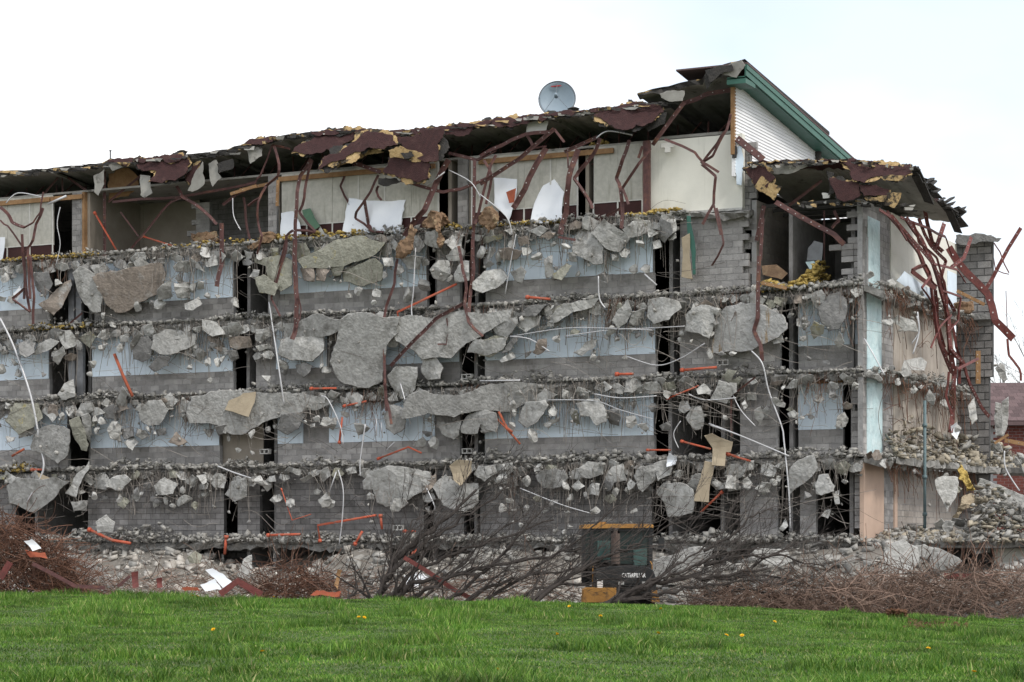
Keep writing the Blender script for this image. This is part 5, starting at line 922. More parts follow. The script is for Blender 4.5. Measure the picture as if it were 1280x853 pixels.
# ================================================================== loose sheets, boards and batts
def sheet(name, r, pts, mat, o, label, cat, th=.04, tilt=(0, 0), plane=F, step=12, jit=.4, curl=0, relief=0):
    return mk(name, piece(T(r, pts), o, th, tilt, plane, step=step, jit=jit, inset=.01 if not relief else .12, curl=curl, relief=relief), mat, None, label, cat)
sheet('metal_sheet', 'R2', [(545,430),(825,440),(800,610),(645,605),(630,625),(510,595)], 'white_sheet', -.2, 'wide bright white metal sheet leaning against the grey board wall on the top floor', 'metal sheet', tilt=(0, .2))
sheet('metal_sheet', 'R2', [(205,505),(265,495),(300,560),(305,640),(200,620)], 'white_sheet', -.2, 'small white metal sheet standing behind a steel bar left of the green sheet', 'metal sheet', tilt=(0, .2))
sheet('metal_sheet', 'R3', [(350,540),(420,640),(410,775),(300,795),(250,790),(270,700)], 'white_sheet', -.2, 'pointed white metal sheet standing beside the top floor doorway', 'metal sheet', tilt=(.1, .3), curl=.1)
sheet('metal_sheet', 'R3', [(70,570),(185,575),(180,680),(145,780),(70,700)], 'white_sheet', -.2, 'white metal sheet with a red patch behind crossed steel bars on the top floor', 'metal sheet', tilt=(-.1, .2))
sheet('red_scrap', 'R3', [(130,640),(180,620),(170,690),(145,695)], 'red_rust', -.02, 'rusty red scrap in front of a white metal sheet on the top floor', 'scrap')
sheet('metal_sheet', 'R1', [(0,545),(25,545),(10,670),(0,670)], 'white_sheet', -.2, 'narrow white metal sheet at the left edge of the top floor', 'metal sheet')
sheet('green_sheet', 'R2', [(310,490),(350,480),(400,570),(370,590),(330,560)], 'green_sheet', -.12, 'small dark green sheet leaning on the top floor wall', 'sheet', tilt=(0, .4))
sheet('white_scrap', 'R2', [(400,570),(425,610),(420,640),(385,600)], 'white_trim', -.1, 'small white scrap below the dark green sheet', 'scrap')
sheet('white_scrap', 'R5', [(65,190),(100,148),(105,180),(85,225)], 'white_sheet', .5, 'crumpled white scrap caught in bent steel at the left edge', 'scrap')
sheet('wall_board', 'Q1', [(1120,130),(1160,45),(1276,40),(1270,90),(1240,165)], 'cardboard', .55, 'square beige board hanging over a wide concrete slab below the third ledge', 'board', tilt=(.1, .2))
sheet('wall_board', 'Q2', [(965,410),(1000,380),(1075,385),(1075,440),(1020,510),(985,480)], 'cardboard', .6, 'crumpled tan board hanging just below the fourth ledge', 'board', curl=.2)
sheet('wall_board', 'Q3', [(1120,340),(1155,325),(1260,370),(1250,420),(1225,420),(1220,490),(1155,485),(1160,400)], 'cardboard', .55, 'ragged tan board on the fourth ledge beside an orange pipe', 'board', curl=.15)
sheet('wall_board', 'Q3', [(1065,665),(1120,465),(1170,475),(1140,670)], 'cardboard', .6, 'long tan board hanging below the fourth ledge', 'board', tilt=(.1, .1))
sheet('wall_board', 'Q1', [(180,440),(250,470),(240,500),(200,480)], 'cardboard', .5, 'small tan board lying over the big slab at the left', 'board')
sheet('foil_scrap', 'Q3', [(930,495),(940,425),(980,440),(975,480),(950,490)], 'white_sheet', .6, 'crumpled white foil on the fourth ledge', 'scrap', curl=.2, step=4, jit=.8)
sheet('fallen_panel', 'R8', [(785,458),(800,418),(870,405),(890,425),(880,458)], 'concrete_light', .7, 'pale grey flat panel resting on the end wall ledge below bent steel', 'panel', plane=G, th=.1)
sheet('fallen_panel', 'R8', [(770,100),(800,60),(900,130),(910,180),(850,150)], 'blue_panel', .6, 'pale blue panel sliding down the cream end wall', 'panel', plane=G, th=.06)
sheet('door_leaf', 'R7', [(1005,150),(1045,130),(1060,355),(1003,345)], 'cardboard', .15, 'beige door leaf hanging open beside the dark doorway under the cream wall', 'door', th=.05)
sheet('dark_strip', 'R7', [(1030,40),(1050,40),(1075,330),(1060,335)], 'green_trim', .1, 'narrow dark green strip beside the hanging beige door leaf', 'strip')
sheet('plywood_sheet', 'R8', [(230,40),(290,35),(335,70),(310,95),(235,75)], 'kraft', -.3, 'brown plywood sheet lying on yellow insulation in the open room', 'board', tilt=(0, .5))
sheet('metal_cabinet', 'R4', [(415,800),(440,770),(475,780),(470,850),(410,850)], 'steel_grey', -.9, 'grey metal box standing in the open corner room', 'cabinet', th=.35)
sheet('blue_scrap', 'R8', [(405,25),(440,20),(460,62),(430,70)], 'turquoise', -.5, 'pale blue scrap lying beside the yellow insulation in the open room', 'scrap')
sheet('stone_scrap', 'R8', [(985,680),(1010,665),(1022,700),(1010,735),(990,715)], 'white_sheet', .9, 'shiny pale scrap hanging at the far end of the end wall', 'scrap', plane=G, curl=.2, step=4)
fluff(948, 1020, ZB + .05, -1.6, -.1, 900, .14, 1.0)
for r, pts, o, lb in [('R2', [(775,690),(800,640),(850,560),(885,590),(865,660),(825,725),(775,725)], .85, 'long brown paper faced batt hanging from a thick steel bar'), ('R2', [(905,560),(950,490),(990,500),(1060,550),(990,585),(930,585)], .3, 'crumpled brown batt lying on the top ledge beside a doorway'), ('R2', [(980,500),(1010,520),(1020,630),(995,680),(980,640)], .6, 'narrow brown batt hanging over the top ledge'), ('R2', [(1200,500),(1260,470),(1276,560),(1235,605),(1190,550)], .5, 'brown batt bunched behind a steel post on the top ledge'),
                    ('R3', [(20,720),(60,710),(95,780),(60,830),(30,790)], .6, 'brown batt draped over the top ledge left of white sheets'), ('R2', [(30,670),(110,600),(190,610),(180,630),(60,690)], .2, 'flat brown batt on the top ledge behind rusted bars'), ('R1', [(950,525),(1080,515),(1100,580),(980,580)], -.4, 'brown batt lying on the top floor near the block stub')]:
    sheet('insulation_batt', r, pts, 'kraft', o, lb, 'insulation', th=.3, tilt=(U(-.3, .3), U(-.2, .3)), step=3, jit=1.8, relief=.9)
sheet('insulation_batt', 'Q8', [(405,375),(470,365),(475,395),(430,410),(405,400)], 'kraft', 0, 'orange-brown batt stuck beside the dark block pier', 'insulation', .3, plane=HP(83.5), step=3, jit=1.6, relief=.9)
sheet('insulation_batt', 'Q4', [(1015,250),(1025,195),(1050,220),(1090,300),(1050,305)], 'batt', 0, 'ragged yellow insulation lump hanging under the right terrace', 'insulation', .4, plane=HP(76.5), step=3, jit=2, relief=.9)
sheet('insulation_batt', 'Q4', [(990,410),(1010,380),(1060,310),(1110,330),(1090,360),(1030,380),(1010,415)], 'cardboard', 0, 'tan crumpled insulation on the rubble of the lower right terrace', 'insulation', .4, plane=HP(75.8), step=3, jit=2, relief=.9)
# hollow blocks left on the ledges
for i, (r, x, y, lb) in enumerate([('R6', 1048, 695, 'loose hollow concrete block on the third ledge near the middle doorway'), ('R7', 1210, 785, 'loose hollow concrete block on the third ledge at an orange pipe end'), ('Q2', 40, 350, 'loose hollow concrete block on the fourth ledge at the tan panel'), ('Q2', 1050, 348, 'loose hollow concrete block on the fourth ledge near the middle doorway'), ('Q2', 705, 730, 'loose hollow concrete block on the lowest ledge near the felled tree')]):
    (x, y), = T(r, [(x, y)]); p = F(x, y, .05); m = MB(); e = Vector((UX, UY, 0)); n = Vector((NX, NY, 0)); h = .2; w = .42
    for a in (0, .19, .38): m.box(p + e * (a - .21), e * .04, -n * .2, (0, 0, h))
    for zz in (0, h - .04): m.box(p + e * -.17 + Vector((0, 0, zz)), e * .15, -n * .2, (0, 0, .04)); m.box(p + e * .02 + Vector((0, 0, zz)), e * .15, -n * .2, (0, 0, .04))
    mk('loose_block', m, 'concrete_light', None, lb, 'concrete block', 'hollow blocks on the ledges')
# ================================================================== satellite dish on the roof
DI = empty('satellite_dish', F(697, 150, -2.2), 'round grey-blue satellite dish standing on the torn roof', 'satellite dish')
c = F(697, 126, -2.2); R_D = 23 / FPX * c.y; ax = Vector((-.12, -1, .16)).normalized(); ex = ax.cross(Vector((0, 0, 1))).normalized(); ey = ex.cross(ax)
v = []; f = []
for back in (0, 1):
    for i in range(9):
        rr = R_D * i / 8
        for j in range(40): a = 6.2832 * j / 40; v.append(c + ex * rr * math.cos(a) + ey * rr * math.sin(a) + ax * (rr * rr * .28 / R_D - (.05 if back else 0)))
for i in range(8):
    for j in range(40):
        k = (j + 1) % 40; q = (i * 40 + j, (i + 1) * 40 + j, (i + 1) * 40 + k, i * 40 + k); f.append(q[::-1]); f.append(tuple(x + 360 for x in q))
for j in range(40): k = (j + 1) % 40; f.append((8 * 40 + j, 8 * 40 + k, 680 + k, 680 + j))
mk('reflector', (v, f, None), 'dish', DI, smooth=True)
m = MB(); m.tube([c + ex * R_D * 1.0 * math.cos(6.2832 * j / 40) + ey * R_D * math.sin(6.2832 * j / 40) + ax * .27 * R_D for j in range(41)], .02, 5); mk('rim', m, 'steel_grey', DI, smooth=True)
fp = c + ax * .62 - ey * .02; m = MB()
for a in (3.9, 5.5, 1.57): m.tube([c + ex * R_D * .98 * math.cos(a) + ey * R_D * .98 * math.sin(a) + ax * .25 * R_D, fp], .007, 5)
mk('feed_strut', m, 'steel_grey', DI)
m = MB(); m.tube([fp - ax * .12, fp - ax * .05, fp + ax * .12], .07, 10, scale=[1.25, 1, .8]); mk('feed_horn', m, 'dish', DI, smooth=True)
m = MB(); m.tube([c - ax * .1, c - ax * .1 + Vector((0, .1, -1.2))], .06, 8); mk('mast', m, 'steel_grey', DI)
m = MB()
for i in range(3): q = c + ax * (R_D * .2) + ax * .03 + ex * (-.16 + i * .1) + ey * (R_D * .72 - i * .01); m.box(q, ex * .19, ey * .035 + ex * .02, ax * .02)
mk('red_mark', m, 'dish_red', DI)
# ================================================================== yellow loader seen from behind
YL = 67.6
def HL(px, py, d=0): return H(px, py, YL + d)
gz = float(ground_z(H(772, 700, YL).x, YL)); LD = empty('wheel_loader', Vector((H(772, 700, YL).x, YL + 1, gz)), 'yellow and black construction machine parked in front of the rubble behind the grass', 'loader')
def hb(x0, x1, y0, y1, d0, d1, name, mat, par=LD, bev=0):
    a = HL(x0, y1); b = HL(x1, y0); m = MB(); m.box((a.x, YL + d0, a.z), (b.x - a.x, 0, 0), (0, d1 - d0, 0), (0, 0, b.z - a.z)); return mk(name, m, mat, par)
def hp(pts, d0, d1, name, mat, par=LD, ch=.04):
    v = [HL(x, y) for x, y in pts]; n = len(v); m = MB(); cx = sum(q.x for q in v) / n; cz = sum(q.z for q in v) / n
    r0 = [Vector((cx + (q.x - cx) * (1 - ch), YL + d0, cz + (q.z - cz) * (1 - ch))) for q in v]; r1 = [Vector((q.x, YL + d0 + ch, q.z)) for q in v]; r2 = [Vector((q.x, YL + d1, q.z)) for q in v]
    f = [tuple(range(n)), tuple(2 * n + i for i in range(n))[::-1]]
    for k in (0, 1):
        for i in range(n): j = (i + 1) % n; f.append((k * n + i, (k + 1) * n + i, (k + 1) * n + j, k * n + j))
    m.add(r0 + r1 + r2, f); return mk(name, m, mat, par)
hp([(726, 661), (727, 656), (748, 655), (814, 655), (817, 657), (817, 660)], .0, 1.9, 'cab_roof', 'cat_yellow')
hb(748, 758, 652.5, 655.4, .2, .5, 'beacon', 'cat_yellow')
for x0, x1 in ((728, 732), (738, 742), (811, 816)): hb(x0, x1, 660, 712, .08, .2, 'cab_post', 'black_paint')
hb(728, 816, 660, 664, .06, .2, 'cab_frame', 'black_paint'); hb(729, 815, 661, 732, 1.6, 1.7, 'cab_front', 'black_paint'); hb(728.5, 731, 661, 720, .2, 1.6, 'cab_side', 'black_paint'); hb(813, 815.5, 661, 720, .2, 1.6, 'cab_side', 'black_paint')
for x0, x1, y0, y1 in ((732, 738, 664, 712), (742, 764, 664, 703), (775, 811, 664, 705)): hb(x0, x1, y0, y1, .14, .16, 'cab_window', 'cab_glass')
hb(776, 790, 693, 715, .5, .9, 'seat', 'black_paint'); hb(747, 763, 676, 700, .12, .135, 'mirror_glass', 'cab_green'); hb(792, 809, 686, 707, .1, .12, 'rear_window', 'cab_green')
m = MB(); a = HL(769.5, 705, -.3); m.tube([a, HL(769.5, 667, -.3)], .14, 12); m.tube([HL(769.5, 667, -.3), HL(769.5, 660, -.3)], .06, 10); mk('exhaust_stack', m, 'rust_stack', LD, smooth=False)
HD = hp([(742, 742), (742, 712), (760, 708), (806, 708), (814, 712), (818, 722), (818, 742)], -.9, .1, 'engine_hood', 'black_paint')
hb(770, 808, 726, 742, -.93, -.88, 'grille', 'tar', HD)
for i in range(5): hb(772, 806, 728 + i * 2.8, 729 + i * 2.8, -.96, -.93, 'grille_slat', 'black_paint', HD)
for x in (771, 800): hb(x, x + 7, 726.5, 730.5, -1.0, -.94, 'rear_lamp', 'lamp_glass')
fc = bpy.data.curves.new('lettering', 'FONT'); fc.body = 'CATERPILLAR'; fc.align_x = 'CENTER'; fc.align_y = 'CENTER'; fc.size = .19; fc.extrude = .006; fc.offset = .006; fc.space_character = 1.02
ft = bpy.data.objects.new('lettering_source', fc); link(ft); bpy.context.view_layer.update(); me = bpy.data.meshes.new_from_object(ft.evaluated_get(bpy.context.evaluated_depsgraph_get())); bpy.data.objects.remove(ft)
me.name = 'lettering'; me.materials.clear(); me.materials.append(MT['letter_white']); fo = bpy.data.objects.new('lettering', me); link(fo, HD); q = HL(790, 719); fo.location = Vector((q.x, YL - .915, q.z)) - world_loc(HD); fo.rotation_euler = (math.radians(90), 0, 0); fo.scale = (.62, .95, 1); fo['kind'] = 'stuff'
CW = hp([(726, 752), (727, 736), (731, 734), (768, 734), (768, 752)], -1.3, -.3, 'side_box', 'cat_yellow'); hb(745, 752, 724, 734, -.95, -.9, 'warning_plate', 'letter_white')
hp([(812, 752), (812, 738), (818, 737), (822, 752)], -1.2, -.3, 'side_box', 'cat_yellow')
for sx_ in (-1.0, .72):
    m = MB(); x = LD.location.x + sx_
    for yy in (0, 2.1):
        pts = [Vector((x, YL - .1 + yy, gz + .62)), Vector((x + .42, YL - .1 + yy, gz + .62))]; m2 = MB(); k = 22
        prof = [(.62, 0), (.66, .06), (.66, .36), (.62, .42)]; vv = []; ff = []
        for j in range(k):
            a = 6.2832 * j / k; e = 1 + (.05 if j % 2 else 0); vv += [Vector((x + q, YL + 2.0 * 0 + .0 + yy + rr * e * math.cos(a), gz + .64 + rr * e * math.sin(a))) for rr, q in prof]
        for j in range(k):
            b = ((j + 1) % k) * 4
            for q in range(3): ff.append((j * 4 + q, j * 4 + q + 1, b + q + 1, b + q))
        ff.append(tuple(j * 4 for j in range(k))); ff.append(tuple(j * 4 + 3 for j in range(k))[::-1]); m2.add(vv, ff); mk('wheel', m2, 'rubber', LD)
hb(735, 812, 735, 770, .0, 2.4, 'chassis', 'black_paint')
for x, sg_ in ((726, -1), (817, 1)):
    m = MB(); a = HL(x, 668, .3); m.tube([a, a + Vector((sg_ * .22, -.05, .04)), a + Vector((sg_ * .24, -.05, -.1))], .018, 5); mr_ = mk('mirror_arm', m, 'black_paint', LD); m = MB(); m.box(a + Vector((sg_ * .24 - .09, -.1, -.42)), (.18, 0, 0), (0, .05, 0), (0, 0, .32)); mk('mirror', m, 'black_paint', mr_)
for x in (741, 815):
    m = MB(); m.tube([HL(x, 738, -.2), HL(x, 706, -.2), HL(x - 2, 702, .0)], .02, 6); mk('handrail', m, 'cat_yellow', LD)
m = MB(); m.tube([HL(793, 706, .05), HL(784, 680, .05)], .012, 4); mk('wiper', m, 'black_paint', LD)
for k in range(3): m = MB(); m.tube([HL(752 + k * 3, 740, -.95), HL(756 + k * 3, 730, -1.05), HL(763 + k * 2, 735, -.98), HL(766 + k, 742, -.95)], .02, 6); mk('hose', m, 'rubber', LD)
m = MB(); m.tube([HL(745, 711, -.6), HL(790, 707.5, -.6), HL(812, 711, -.6)], .03, 6); mk('hood_rail', m, 'black_paint', LD)
# ================================================================== felled bare trees in front of the rubble
def grow(mb, p, d, L_, r, lev, rng):
    n = 5 if lev < 2 else 4; pts = [p]; sc = []; q = p.copy(); dd = d.normalized()
    for i in range(n):
        dd = (dd + Vector((rng.uniform(-.13, .13), rng.uniform(-.13, .13), rng.uniform(-.1, .13)))).normalized(); q = q + dd * (L_ / n); pts.append(q.copy())
    mb.tube(pts, r, 5 if lev == 0 else 3, cap=False, scale=[1 - .75 * i / n for i in range(n + 1)])
    if lev >= 3 or L_ < .25: return
    for _ in range((5, 4, 3)[lev]):
        t = rng.uniform(.2, .97); i = min(int(t * n), n - 1); b = pts[i].lerp(pts[i + 1], t * n - i); ax = Vector((rng.uniform(-1, 1), rng.uniform(-1, 1), rng.uniform(-1, 1)))
        e = (dd + ax.normalized() * rng.uniform(.35, .75)).normalized(); grow(mb, b, e, L_ * rng.uniform(.3, .55), max(r * (1 - .7 * t) * .6, .0075), lev + 1, rng)
def rough(P3, rng, amp=.09):
    q = [P3[0]]
    for a, b in zip(P3, P3[1:]):
        for t in (.25, .5, .75): q.append(a.lerp(b, t) + Vector((rng.uniform(-1, 1), rng.uniform(-1, 1), rng.uniform(-1, 1))) * amp)
        q.append(b)
    return q
def felled(r, limbs, Y0, seed, label):
    rng = random.Random(seed); root = None
    for k, (pts, w, dy) in enumerate(limbs):
        p = T(r, pts); P3 = [H(x, y, Y0 + dy * i / max(1, len(p) - 1)) for i, (x, y) in enumerate(p)]
        if root is None: root = empty('felled_tree', P3[0], label, 'tree', 'felled bare trees')
        P3 = rough(P3, rng); m = MB(); n = len(P3); m.tube(P3, w / 2, 6, scale=[1 - .72 * i / (n - 1) for i in range(n)]); mk('trunk' if k == 0 else 'limb', m, 'bark', root, smooth=True)
        tw = MB()
        for i in range(n - 1):
            seg = P3[i + 1] - P3[i]; rr = w / 2 * (1 - .72 * (i + .5) / (n - 1))
            for _ in range(max(1, int(seg.length * 4.2))):
                b = P3[i].lerp(P3[i + 1], rng.random()); ax = Vector((rng.uniform(-1, 1), rng.uniform(-1, .6), rng.uniform(-.7, 1))); e = (seg.normalized() + ax * .6).normalized(); grow(tw, b, e, rng.uniform(.6, 2.3), max(.013, rr * .5), 1, rng)
        mk('branches', tw, 'bark', root, kind='stuff')
felled('Q6', [([(285,505),(300,470),(330,400),(390,300),(480,220),(600,130),(690,40)], .26, 1.5), ([(340,395),(470,260),(560,200),(700,110),(830,20)], .15, 2), ([(345,510),(380,470),(430,410),(600,380),(760,340),(940,310),(1110,275)], .2, -1), ([(390,510),(440,470),(560,400),(700,350),(820,335)], .16, -1.5), ([(330,470),(420,380),(620,290),(800,230),(1000,160)], .15, 1), ([(150,500),(200,460),(260,415),(310,400)], .12, 0), ([(440,512),(480,472),(620,350),(720,250),(900,130)], .1, 1)], 66.5, 3, 'larger felled bare tree with black branches fanning up right from the grass edge')
felled('Q7', [([(440,630),(520,592),(640,545),(800,500),(1000,480),(1276,440)], .26, 1), ([(500,625),(600,590),(760,560),(980,520),(1276,500)], .15, .5), ([(60,650),(200,540),(350,450),(500,370),(620,320),(720,270),(900,180)], .13, 1), ([(20,660),(120,585),(300,470),(480,380),(640,330)], .16, 1), ([(760,500),(900,430),(1050,370),(1276,330)], .1, 1), ([(640,545),(820,420),(960,330),(1130,200)], .09, 2)], 64, 8, 'felled bare tree lying low across the front of the loader to the right')
felled('Q6', [([(560,500),(640,440),(760,330),(880,210),(960,110)], .13, 1), ([(620,500),(760,420),(900,380),(1060,360),(1200,330)], .12, 0), ([(300,470),(350,330),(420,200),(500,90)], .1, 1), ([(700,500),(860,400),(1000,300),(1150,190),(1280,90)], .11, 1), ([(800,500),(950,430),(1100,420),(1280,400)], .11, 0)], 65.5, 21, 'thin black felled branches lying between the big felled tree and the loader')
felled('Q4', [([(0,600),(150,560),(330,560),(480,600)], .12, 0), ([(0,660),(140,640),(320,650),(500,700)], .11, .5), ([(0,540),(120,470),(200,400),(260,370)], .1, 1), ([(0,720),(180,690),(380,720)], .1, 0), ([(80,690),(200,600),(330,530),(420,480)], .08, .5)], 66, 12, 'felled bare branches spread over the rubble right of the loader')
# brown reinforcing tangle and brush heaps
def tangle(name, cx0, cx1, yb, yt, Y, n, mat, r, label, cat, seed, ln=(.8, 2.4), depth=1.6):
    rng = random.Random(seed); m = MB(); u = lambda a, b: rng.uniform(a, b)
    for _ in range(n):
        x = u(cx0, cx1); top = yb + (yt(x) - yb) * (u(0, 1) ** .8) * (.55 + .45 * float(nz1(x * .11, seed))); p = H(x, top, Y + u(-depth, depth)); d = Vector((u(-1, 1), u(-.6, .6), u(-.7, .45))).normalized(); pts = [p]; ax = Vector((u(-1, 1), u(-1, 1), u(-1, 1))); L_ = u(*ln); k = 7
        for i in range(k): d = (d + ax.cross(d) * u(.0, .35)).normalized(); p = p + d * (L_ / k); pts.append(p.copy())
        m.tube(pts, r * u(.7, 1.3), 3, cap=False)
    return mk(name, m, mat, None, label, cat, kind='stuff')
tangle('rebar_tangle', -60, 105, 750, lambda x: float(np.interp(x, [-60, 0, 40, 75, 105], [612, 625, 640, 672, 720])), 74, 2300, 'rebar_rust', .0115, 'rust brown heap of tangled reinforcing bars at the left edge of the grass', 'scrap heap', 1, (.5, 1.7))
tangle('rebar_tangle', 320, 425, 752, lambda x: float(np.interp(x, [320, 350, 400, 425], [735, 700, 702, 735])), 73, 700, 'rebar_rust', .010, 'smaller orange-brown heap of tangled reinforcing bars left of the felled tree', 'scrap heap', 2, (.6, 1.6), 1)
tangle('brush_heap', 1000, 1310, 782, lambda x: float(np.interp(x, [1000, 1060, 1150, 1260, 1310], [735, 705, 700, 705, 700])), 66, 2300, 'brush', .0105, 'brown heap of twigs and brush behind the grass at the right', 'brush', 3, (.6, 2.0), 2)
tangle('brush_heap', 860, 1010, 770, lambda x: float(np.interp(x, [860, 920, 1010], [735, 725, 722])), 66.5, 900, 'brush', .0105, 'low brown twigs behind the grass right of the loader', 'brush', 4, (.5, 1.6), 1.5)
tangle('brush_heap', 430, 720, 756, lambda x: 712, 69.5, 420, 'brush', .010, 'thin dead twigs on the rubble behind the felled tree', 'brush', 5, (.6, 2), 2)
tangle('brush_heap', 110, 330, 752, lambda x: 708, 74, 420, 'brush', .010, 'thin wires and twigs on the rubble left of the rusty tangle', 'brush', 6, (.5, 1.6), 2)
# scrap at the foot of the heap
for r, pts, mat, Y, lb, nm in [('Q5', [(820,360),(850,355),(930,410),(900,440),(860,395)], 'white_sheet', 70, 'curled white metal sheet on the rubble behind the grass', 'metal_sheet'), ('Q5', [(800,420),(860,395),(890,440),(820,445)], 'white_sheet', 69.5, 'crushed grey-white metal sheet lying at the grass edge', 'metal_sheet'), ('Q5', [(725,432),(790,430),(800,445),(740,445)], 'red_rust', 68, 'flat rust red metal plate at the grass edge', 'rusty_plate'), ('Q6', [(25,462),(50,442),(150,445),(140,468)], 'red_rust', 67, 'rusty red metal plate at the grass edge near the felled tree', 'rusty_plate'), ('Q5', [(525,370),(552,365),(555,430),(530,432)], 'steel_red', 70, 'upright dull red metal plate in the rubble', 'rusty_plate'), ('Q5', [(625,395),(650,390),(652,430),(628,432)], 'steel_red', 70, 'short dark red metal plate in the rubble', 'rusty_plate'),
                               ('Q5', [(100,280),(180,290),(190,315),(120,310)], 'red_rust', 72, 'rust brown metal plate in the rebar heap at the left', 'rusty_plate'), ('Q5', [(95,245),(125,238),(165,275),(130,285)], 'white_sheet', 71.7, 'small pale metal scrap in the rebar heap at the left', 'metal_scrap'), ('Q6', [(120,420),(135,358),(152,362),(135,440)], 'timber', 70, 'short orange-brown board sticking out of the rubble', 'timber_board'), ('Q4', [(575,690),(590,682),(620,740),(605,745)], 'white_sheet', 68, 'upright white metal strip in the brush right of the loader', 'metal_strip'), ('Q6', [(400,385),(470,370),(510,400),(450,430),(410,425)], 'white_sheet', 72, 'pale blue-white scrap under the felled tree branches', 'metal_scrap')]:
    sheet(nm, r, pts, mat, 0, lb, 'scrap', .05, (U(-.3, .3), U(-.3, .3)), HP(Y), 6, .7, curl=.1)
for r, pts, w, Y, lb in [('Q5', [(880,458),(950,405),(1045,460)], .22, 68, 'bent rust red steel channel forming a low peak at the grass edge'), ('Q6', [(400,310),(500,370),(600,440),(680,478)], .13, 66, 'long rusty brown pole lying slantwise in the felled tree'), ('Q4', [(960,640),(1200,645),(1220,655),(1150,690)], .2, 70, 'long dull red bent steel bar above the brush at the right'), ('Q5', [(130,335),(200,370),(300,425),(420,432)], .12, 71, 'dark steel beam sloping down to the grass at the left'), ('Q5', [(0,395),(40,330)], .22, 70, 'thick rust red steel stub at the left edge'), ('Q5', [(470,428),(520,385)], .1, 71, 'short dark red bar leaning in the rubble at the left')]:
    m = MB(); P3 = [H(x, y, Y) for x, y in T(r, pts)]; h = w * .5; m.sweep(P3, [(-w / 2, -h / 2), (w / 2, -h / 2), (w / 2, -h / 2 + .03), (-w / 2 + .03, -h / 2 + .03), (-w / 2 + .03, h / 2), (-w / 2, h / 2)]); mk('steel_beam', m, 'steel_red' if 'dark' not in lb else 'steel', None, lb, 'steel beam')
# ================================================================== beyond: brick house and a bare tree
YH = 118.0; HS = empty('brick_house', H(1300, 700, YH + 4) * 1, 'red brick house with a brown shingle roof behind the pier at the right edge', 'house')
HS.location.z = -1.5; xl = H(1238, 600, YH).x; ze = H(1260, 527, YH).z; zr = H(1260, 481, YH).z + .4
m = MB(); m.box((xl + .5, YH + .6, -1.5), (18, 0, 0), (0, 9, 0), (0, 0, ze + 1.4)); mk('wall', m, 'mortar', HS); m = MB(); n = 0
for j in range(45):
    for i in range(26): x = xl + .5 + i * .42 - (j % 2) * .21; m.box((x, YH + .585, ze - .2 - j * .16), (.4, 0, 0), (0, .05, 0), (0, 0, .145))
mk('brick_courses', m, 'brick_red', HS, kind='stuff')
m = MB(); m.add([(xl, YH, ze), (xl + 20, YH, ze), (xl + 20, YH + 5, zr), (xl, YH + 5, zr), (xl, YH + 10.2, ze), (xl + 20, YH + 10.2, ze), (xl, YH, ze - .2), (xl + 20, YH, ze - .2), (xl, YH + 10.2, ze - .2), (xl + 20, YH + 10.2, ze - .2)], [(0, 1, 2, 3), (3, 2, 5, 4), (6, 7, 1, 0), (4, 5, 9, 8), (6, 0, 3, 4, 8), (7, 9, 5, 2, 1), (6, 8, 9, 7)]); RF = mk('roof', m, 'far_roof', HS); m = MB()
for j in range(11):
    t0, t1 = j / 11, (j + 1) / 11
    for i in range(24):
        x = xl + i * .5 + (j % 2) * .25; y0, y1 = YH + 5 * t0, YH + 5 * t1; z0, z1 = ze + (zr - ze) * t0, ze + (zr - ze) * t1; m.box((x, y0, z0 + .02), (.49, 0, 0), (0, y1 - y0 + .05, z1 - z0 + .02), (0, -.02, .035))
mk('shingle_courses', m, 'far_roof', RF, kind='stuff')
def bare_tree(x, Y, h, seed, label):
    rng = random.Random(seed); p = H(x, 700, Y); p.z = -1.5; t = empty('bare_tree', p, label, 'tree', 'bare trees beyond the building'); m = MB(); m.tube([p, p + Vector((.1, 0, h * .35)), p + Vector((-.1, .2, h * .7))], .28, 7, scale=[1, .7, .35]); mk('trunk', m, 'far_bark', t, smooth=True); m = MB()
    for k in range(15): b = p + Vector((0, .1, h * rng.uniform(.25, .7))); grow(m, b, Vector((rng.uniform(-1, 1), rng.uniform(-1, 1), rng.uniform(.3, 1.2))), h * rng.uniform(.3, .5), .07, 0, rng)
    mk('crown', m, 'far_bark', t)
bare_tree(1268, 135, 14.5, 5, 'bare pale tree standing behind the brick house at the right edge')
bare_tree(1330, 140, 16, 6, 'bare tree just beyond the right edge of the picture behind the house')
# ================================================================== grass
NB = 600000
def visible_xy(n):
    Y = 1 / np.random.uniform(1 / 54.5, 1 / 17.0, n); Y = np.where(np.random.uniform(0, 1, n) < .35, np.random.uniform(30, 55, n), Y); X = np.random.uniform(-1, 1, n) * (Y * .262 + 4.0); return X, Y
X, Y = visible_xy(NB); cl = nz2d(X * 1.0, Y * .6, 1) * .6 + nz2d(X * 2.9, Y * 1.7, 2) * .4; tuft = np.clip((cl - .56) * 5, 0, 1)
bare = ((nz2d(X * .9, Y * .5, 8) > .94) | ((np.abs(CX + X / Y * FPX - 1165) < 48) & (Y > 45) & (Y < 48.6))) & (np.random.uniform(0, 1, NB) < .7)
keep = ~bare; X, Y, tuft, cl = X[keep], Y[keep], tuft[keep], cl[keep]; n = len(X); Z = ground_z(X, Y) - .01
hgt = (np.random.uniform(.028, .065, n) + tuft * np.random.uniform(.02, .15, n)) * (.4 + 1.0 * cl); wdt = np.random.uniform(.0058, .011, n) * (1 + np.clip(Y - 25, 0, 30) / 30)
th = np.random.uniform(0, 6.283, n); le = np.random.uniform(.15, .9, n) * hgt; dx, dy = np.cos(th), np.sin(th); px_, py_ = -dy * wdt, dx * wdt * .6; ph = np.random.uniform(0, 6.283, n); px_ = np.cos(ph) * wdt; py_ = np.sin(ph) * wdt
